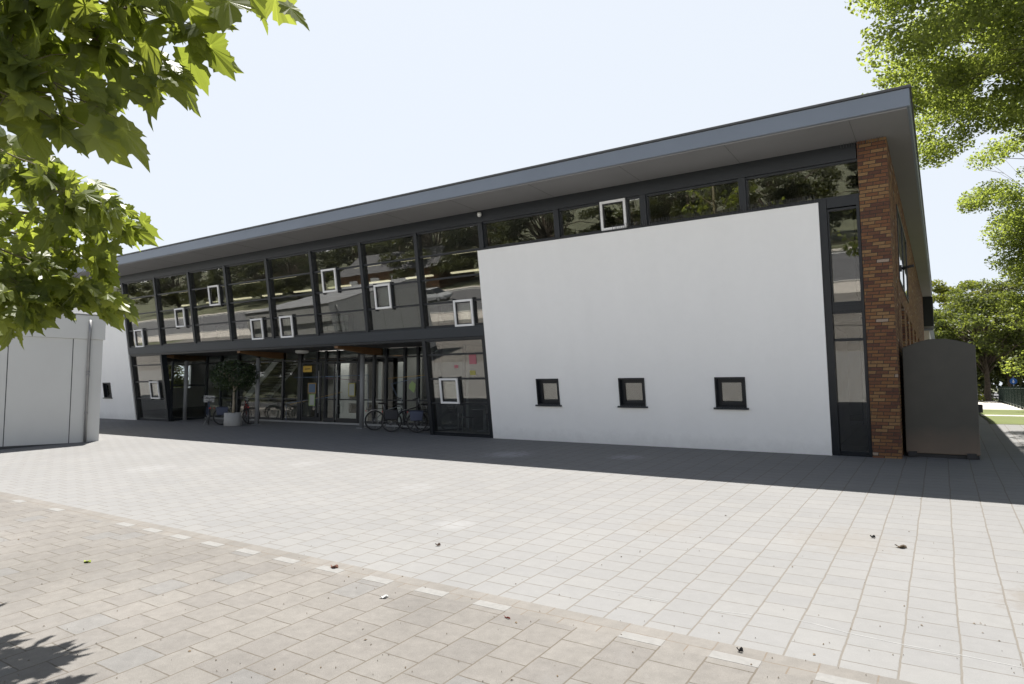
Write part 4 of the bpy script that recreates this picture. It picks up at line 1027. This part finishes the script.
def twig(pts, r0, leafn, size, spread=.16, up=.25, skip=0):
    pts = [Vector(p_)-PO for p_ in pts]
    # smooth polyline
    P_ = []
    for i in range(len(pts)-1):
        for t in range(5): P_.append(pts[i].lerp(pts[i+1], t/5)+Vector((random.gauss(0, 1), random.gauss(0, 1), random.gauss(0, 1)))*.006)
    P_.append(pts[-1]); n = len(P_)
    wood.tube(P_, [r0*(1-.85*i/(n-1)) for i in range(n)], 7)
    for k in range(leafn):
        f = skip+(1-skip)*(k+random.random())/leafn; i = min(int(f*(n-1)), n-2)
        b0 = P_[i].lerp(P_[i+1], f*(n-1)-i)
        along = (P_[i+1]-P_[i]).normalized()
        out = (Vector((random.gauss(0, 1), random.gauss(0, 1), random.gauss(0, .6)))).normalized()
        st = (out*1.0+along*.5).normalized()
        stalk = b0+st*spread*random.uniform(.3, 1.1)
        if random.random() < .6: wood.tube([b0, b0.lerp(stalk, .5)+Vector((0, 0, .01)), stalk], [.0028, .002, .0018], 4)
        tip = (st*.9+Vector((0, 0, -random.uniform(.1, 1.0)))).normalized()
        nm = Vector((random.gauss(0, .8), random.gauss(0, .8)-.45, random.uniform(.1, 1))).normalized()
        if abs(nm.dot(tip)) > .9: nm = Vector((1, 0, .3))
        items.append((stalk, tip, nm, size*random.uniform(.5, 1.12), min(1, max(0, random.gauss(.5, .28))), random.uniform(.1, .6)))
A = atd
# upper cluster, near
up = [
 ([A(-180, -122, 4.4), A(-40, -62, 3.3), A(100, -36, 3.0), A(200, -36, 2.9), A(252, -24, 2.85)], .012, 50, .17),
 ([A(-80, -62, 3.5), A(40, -12, 3.1), A(120, 6, 3.0), A(185, 26, 2.95)], .009, 60, .175),
 ([A(-110, -22, 3.6), A(0, 12, 3.1), A(80, 32, 3.0), A(162, 70, 2.9)], .009, 76, .175),
 ([A(-140, 18, 3.7), A(-40, 38, 3.1), A(30, 58, 2.9), A(74, 102, 2.8)], .009, 62, .18),
 ([A(-110, 58, 3.5), A(-50, 74, 3.0), A(0, 88, 2.8), A(30, 106, 2.7)], .008, 44, .18),
 ([A(-80, -102, 3.3), A(40, -62, 3.0), A(130, -42, 2.9)], .008, 36, .18),
]
for pts, r0, n, s in up: twig(pts, r0, n, s, .15)
# lower cluster, further away and in the sun
lo = [
 ([A(-286, 117, 10.36), A(-86, 147, 8.68), A(14, 167, 7.84), A(84, 193, 7.42), A(110, 207, 7.28)], .014, 80, 0.265),
 ([A(-226, 157, 9.80), A(-56, 197, 8.40), A(34, 219, 7.84), A(86, 229, 7.56)], .011, 84, 0.258),
 ([A(-226, 197, 9.52), A(-56, 227, 8.26), A(24, 259, 7.70), A(78, 285, 7.56), A(100, 297, 7.42)], .011, 90, 0.258),
 ([A(-146, 237, 8.96), A(-36, 255, 8.12), A(14, 281, 7.70), A(50, 299, 7.56)], .010, 84, 0.258),
 ([A(-146, 267, 8.82), A(-46, 283, 7.98), A(4, 301, 7.70), A(26, 309, 7.56)], .009, 70, 0.258),
 ([A(-86, 127, 8.40), A(-16, 143, 7.84), A(34, 165, 7.42), A(66, 201, 7.28)], .009, 70, 0.258),
 ([A(-186, 227, 10.36), A(-86, 259, 9.80), A(-26, 277, 9.52), A(4, 293, 9.24)], .010, 50, 0.272),
 ([A(-186, 177, 10.36), A(-66, 211, 9.80), A(-6, 229, 9.52), A(54, 259, 9.24)], .010, 56, 0.272),
]
for pts, r0, n, s in lo: twig(pts, r0*1.3, n, s, .25)
tw = [(-8.0, 3.1, 3.35), (-7.4, 3.2, 3.2), (-7.1, 3.26, 3.12), (-6.86, 3.32, 3.05)]
twig(tw, .014, 46, .27, .24)
twig([(-8.0, 2.9, 3.1), (-7.4, 3.0, 2.9), (-6.95, 3.05, 2.75)], .012, 34, .27, .24)
lo = lo+[([Vector(tw[0])], .014, 0, 0), ([Vector((-8.0, 2.9, 3.1))], .012, 0, 0)]
# trunk, limbs to the twigs, and off-frame crown
gb = Vector((0, 0, -.3))
wood.tube([(0, 0, -.4), (0, 0, .3), (.06, .03, 1.6), (.02, .1, 3.0), (-.1, .1, 5.0), (-.1, 0, 7.5)], [.26, .2, .18, .16, .1, .03], 14)
fork = Vector((.02, .1, 2.9))
for pts, r0, n, s in up+lo:
    e = Vector(pts[0])-PO; st = fork+Vector((0, 0, random.uniform(0, 1.0)))
    wood.tube([st, st.lerp(e, .5)+Vector((0, 0, .15)), e], [.05, .03, r0], 8)
# remaining crown, mostly outside the picture
for i in range(60):
    a = random.uniform(R(110), R(330)); q_ = random.uniform(.8, 3.4); z = random.uniform(3.4, 7.5)
    e = Vector((q_*math.cos(a), q_*math.sin(a), z)); st = Vector((0, 0, z-1.2))
    mid = st.lerp(e, .5)+Vector((0, 0, .2))
    twig([PO+st, PO+mid, PO+e], .02, 16, .24, .25, skip=.35)
wood.build('trunk', M['twig'], PT)
build_leaves('crown', items, M['plane_leaf'], PT)

# ------------------------------------------------------------------ things along the right
def fence_panel(x0, y0, x1, y1, z):
    a = Vector((x0, y0, z)); b = Vector((x1, y1, z)); L_ = (b-a).length; d = (b-a)/L_
    Fo = empty('bar_fence', a, math.atan2(d.y, d.x)); tag(Fo, 'low dark green bar fence running along the lawn at the right edge', 'fence')
    m_ = MB(); m_.box(0, L_, -.02, .02, .12, .16); m_.box(0, L_, -.02, .02, 1.02, 1.06); m_.build('rail', M['fence'], Fo)
    m_ = MB(); x = .1
    while x < L_: m_.box(x-.008, x+.008, -.008, .008, .1, 1.1); x += .11
    m_.build('bars', M['fence'], Fo)
    x = 0
    while x <= L_+.01:
        m_ = MB(); m_.box(x-.04, x+.04, -.04, .04, -.1, 1.16); m_.build('post', M['fence'], Fo); x += L_/11
fence_panel(3.15, 36, 3.65, 64, gz(50))
sgp = (4.3, 60, gz(60)); Sg = empty('road_sign', sgp); tag(Sg, 'round blue road sign on a grey pole beyond the fence', 'sign')
m_ = MB(); m_.tube([(0, 0, 0), (0, 0, 1.9)], .03, 8); m_.build('pole', M['steel'], Sg)
m_ = MB(); m_.tube([(0, -.035, 1.55), (0, -.05, 1.55)], .22, 24); M['signblue'] = simple('sign_blue', (.02, .12, .42), .4); pl = m_.build('sign_plate', M['signblue'], Sg)
m_ = MB(); m_.box(-.035, .035, -.056, -.0515, 1.47, 1.66); m_.add([(-.09, -.054, 1.52), (0, -.054, 1.40), (.09, -.054, 1.52), (-.09, -.0525, 1.52), (0, -.0525, 1.40), (.09, -.0525, 1.52)], [(0, 1, 2), (5, 4, 3), (0, 3, 4, 1), (1, 4, 5, 2)]); m_.build('arrow', M['white_line'], pl)
Sp = empty('street_pole', (2.2, 70, gz(70))); tag(Sp, 'slim grey lamp post standing among the far tree trunks', 'lamp post')
m_ = MB(); m_.tube([(0, 0, 0), (0, 0, 5)], [.07, .04], 10); m_.build('pole', M['steel'], Sp)
m_ = MB(); m_.lathe((0, 0, 5), [(0, .3), (.2, .22), (.22, .05), (.06, 0)], 16); m_.build('lamp_head', M['darkmetal'], Sp)

def car(loc, rz, paint, label):
    K_ = empty('parked_car', loc, rz); tag(K_, label, 'car')
    sec = [(-2.05, .35, .62, .80), (-2.0, .28, .78, .86), (-1.3, .25, .92, .88), (-.6, .25, .95, .89), (.9, .25, .93, .89), (1.6, .26, .84, .86), (2.0, .30, .70, .80), (2.08, .38, .58, .74)]
    m_ = MB(); vs = []; fs = []
    for x, zb, zt_, w_ in sec: vs += [(x, -w_*.94, zb), (x, -w_, (zb+zt_)/2), (x, -w_*.93, zt_), (x, w_*.93, zt_), (x, w_, (zb+zt_)/2), (x, w_*.94, zb)]
    for i in range(len(sec)-1):
        for j in range(6): fs.append((6*i+j, 6*i+(j+1) % 6, 6*i+6+(j+1) % 6, 6*i+6+j))
    fs += [tuple(range(6))[::-1], tuple(range(6*(len(sec)-1), 6*len(sec)))]
    m_.add(vs, fs); m_.build('body', paint, K_, .03)
    m_ = MB(); g_ = [(-1.95, .86, .80, .84), (-1.5, .9, 1.38, .66), (-.6, .9, 1.45, .67), (.3, .9, 1.42, .66), (1.1, .88, .9, .80)]
    vs = []; fs = []
    for x, zb, zt_, w_ in g_: vs += [(x, -.83, zb), (x, -w_, zt_), (x, w_, zt_), (x, .83, zb)]
    for i in range(len(g_)-1):
        for j in range(4): fs.append((4*i+j, 4*i+(j+1) % 4, 4*i+4+(j+1) % 4, 4*i+4+j))
    fs += [(3, 2, 1, 0), tuple(range(16, 20))]
    m_.add(vs, fs); m_.build('windows', M['dark_glass_solid'], K_, .02)
    m_ = MB(); m_.hexa([(-1.55, -.66, 1.39), (.32, -.66, 1.425), (.32, .66, 1.425), (-1.55, .66, 1.39), (-1.5, -.62, 1.45), (.25, -.62, 1.475), (.25, .62, 1.475), (-1.5, .62, 1.45)]); m_.build('roof', paint, K_, .02)
    for x in (-1.3, 1.3):
        for y in (-.86, .86):
            m_ = MB(); m_.tube([(x, y-.1*(1 if y > 0 else -1), .31), (x, y, .31)], .31, 24); t_ = m_.build('wheel', M['black'], K_)
            m_ = MB(); s = 1 if y > 0 else -1; m_.tube([(x, y, .31), (x, y+.012*s, .31)], .19, 20); m_.build('rim', M['steel'], t_)
    for y in (-.6, .6):
        m_ = MB(); m_.box(2.0, 2.09, y-.16, y+.16, .58, .68); m_.build('headlight', M['white_plastic'], K_, .01)
        m_ = MB(); m_.box(-2.09, -2.0, y-.14, y+.14, .62, .76); m_.build('tail_light', M['red'], K_, .01)
    return K_
M['dark_glass_solid'] = simple('dark_window', (.02, .022, .025), .1, var=.02)
M['silver'] = simple('silver_paint', (.55, .56, .57), .3, metal=.3, var=.02)
M['redpaint'] = simple('red_paint', (.35, .03, .03), .3, var=.02)
car((6.1, 53, gz(53)), R(90), M['silver'], 'silver car parked behind the green fence at the right edge')
car((-44, -21, gz(-5)), R(2), M['silver'], 'silver car driving on the road behind the plaza, mirrored in the glass')

# low planting at the far end of the lawn
def shrub(loc, r_, h_, label, seed, m):
    rs = np.random.RandomState(seed); T = empty('shrub', loc); tag(T, label, 'shrub')
    n = 900; d = rs.normal(size=(n, 3)); d /= np.linalg.norm(d, axis=1)[:, None]; d[:, 2] = abs(d[:, 2])
    pos = d*(rs.uniform(.3, 1, n)**.5)[:, None]*np.array([r_, r_, h_])
    leaves_mesh('foliage', pos, rs.normal(size=pos.shape)+[0, 0, .6], rs.uniform(.1, .2, n), m, T)
    m_ = MB()
    for i in range(7): m_.tube([(0, 0, 0), (math.cos(i)*r_*.6, math.sin(i)*r_*.6, h_*.7)], [.02, .006], 5)
    m_.build('stems', M['bark'], T)
shrub((1.6, 62, gz(60)), 1.1, 1.3, 'light green shrub at the end of the lawn beside the container', 31, M['yellow_leaf'])
shrub((2.6, 67, gz(60)), 1.2, 1.1, 'darker low shrub in front of the far tree trunks', 32, M['tree_leaf'])

# ------------------------------------------------------------------ litter on the paving
random.seed(4)
lv = MB()
for i in range(260):
    u = random.uniform(0, 1024); v = 455+229*random.random()**.8
    p_ = onG(u, v)
    if p_.y > 12 or p_.y < 1: continue
    s = random.uniform(.004, .011) if random.random() < .9 else random.uniform(.012, .022)
    a = random.uniform(0, 6.28); dx = Vector((math.cos(a), math.sin(a), SL*math.sin(a)))*s; dy = Vector((-math.sin(a), math.cos(a), SL*math.cos(a)))*s*random.uniform(.25, .7)
    z = Vector((0, 0, gz(p_.y)+.003-p_.z)); p_ += z
    lv.add([p_-dx, p_-dy+Vector((0, 0, .003)), p_+dx, p_+dy+Vector((0, 0, .004)), p_+Vector((0, 0, .009))], [(0, 1, 4), (1, 2, 4), (2, 3, 4), (3, 0, 4), (3, 2, 1, 0)])
M['litter'] = simple('dry_litter', (.13, .095, .06), .9, var=.6, scale=2)
tag(lv.build('leaf_litter', M['litter']), 'scattered crumbs of dry leaves and grit on the paving', 'litter', kind='stuff')
def fallen(u, v, s, col, label, rot, tall=.02, asp=.5):
    p_ = onG(u, v); o = empty('x'); bpy.data.objects.remove(o)
    m_ = MB(); vs = []; n = 12
    for i in range(n):
        t = 2*math.pi*i/n; r_ = s*(1+.25*math.sin(3*t)+.12*math.cos(5*t)); x = r_*math.cos(t); y = r_*math.sin(t)*asp
        vs.append((x, y, .006+tall*abs(math.sin(t*1.5))))
    m_.add([(0, 0, .004)]+vs+[(0, 0, .002)]+[(x, y, z-.002) for x, y, z in vs], [(0, 1+i, 1+(i+1) % n) for i in range(n)]+[(n+1, n+2+(i+1) % n, n+2+i) for i in range(n)]+[(1+i, n+2+i, n+2+(i+1) % n, 1+(i+1) % n) for i in range(n)])
    o = m_.build('fallen_leaf', simple('fallen', col, .8, var=.2)); o.location = (p_.x, p_.y, gz(p_.y)+.001); o.rotation_euler = (math.atan(SL), 0, rot)
    tag(o, label, 'leaf', 'fallen leaves on the paving')
fallen(87, 562.5, .05, (.25, .30, .05), 'yellow-green fallen leaf on the brown tiles at lower left', .3)
fallen(384, 598, .04, (.6, .6, .58), 'whitish scrap lying on the brown tiles left of centre', 1.0)
fallen(334, 568, .05, (.2, .1, .07), 'curled reddish leaf beside the tile border left of centre', .2, .03)
fallen(901, 548, .055, (.10, .07, .04), 'brown curled leaf on the pale tiles towards the right', .1, .03)
fallen(873, 538, .028, (.02, .02, .02), 'small black seed pod on the pale tiles near the brown leaf', .5, .03)
fallen(438, 546, .03, (.16, .11, .08), 'small brown leaf in the middle of the pale tiles', .9, .03)
fallen(507, 618.5, .04, (.20, .03, .02), 'thin dark red stick on the brown tiles at the bottom centre', -.25, .012, .14)
fallen(740, 652, .022, (.02, .018, .02), 'black seed pod on the border tiles at the bottom right', .3, .03)
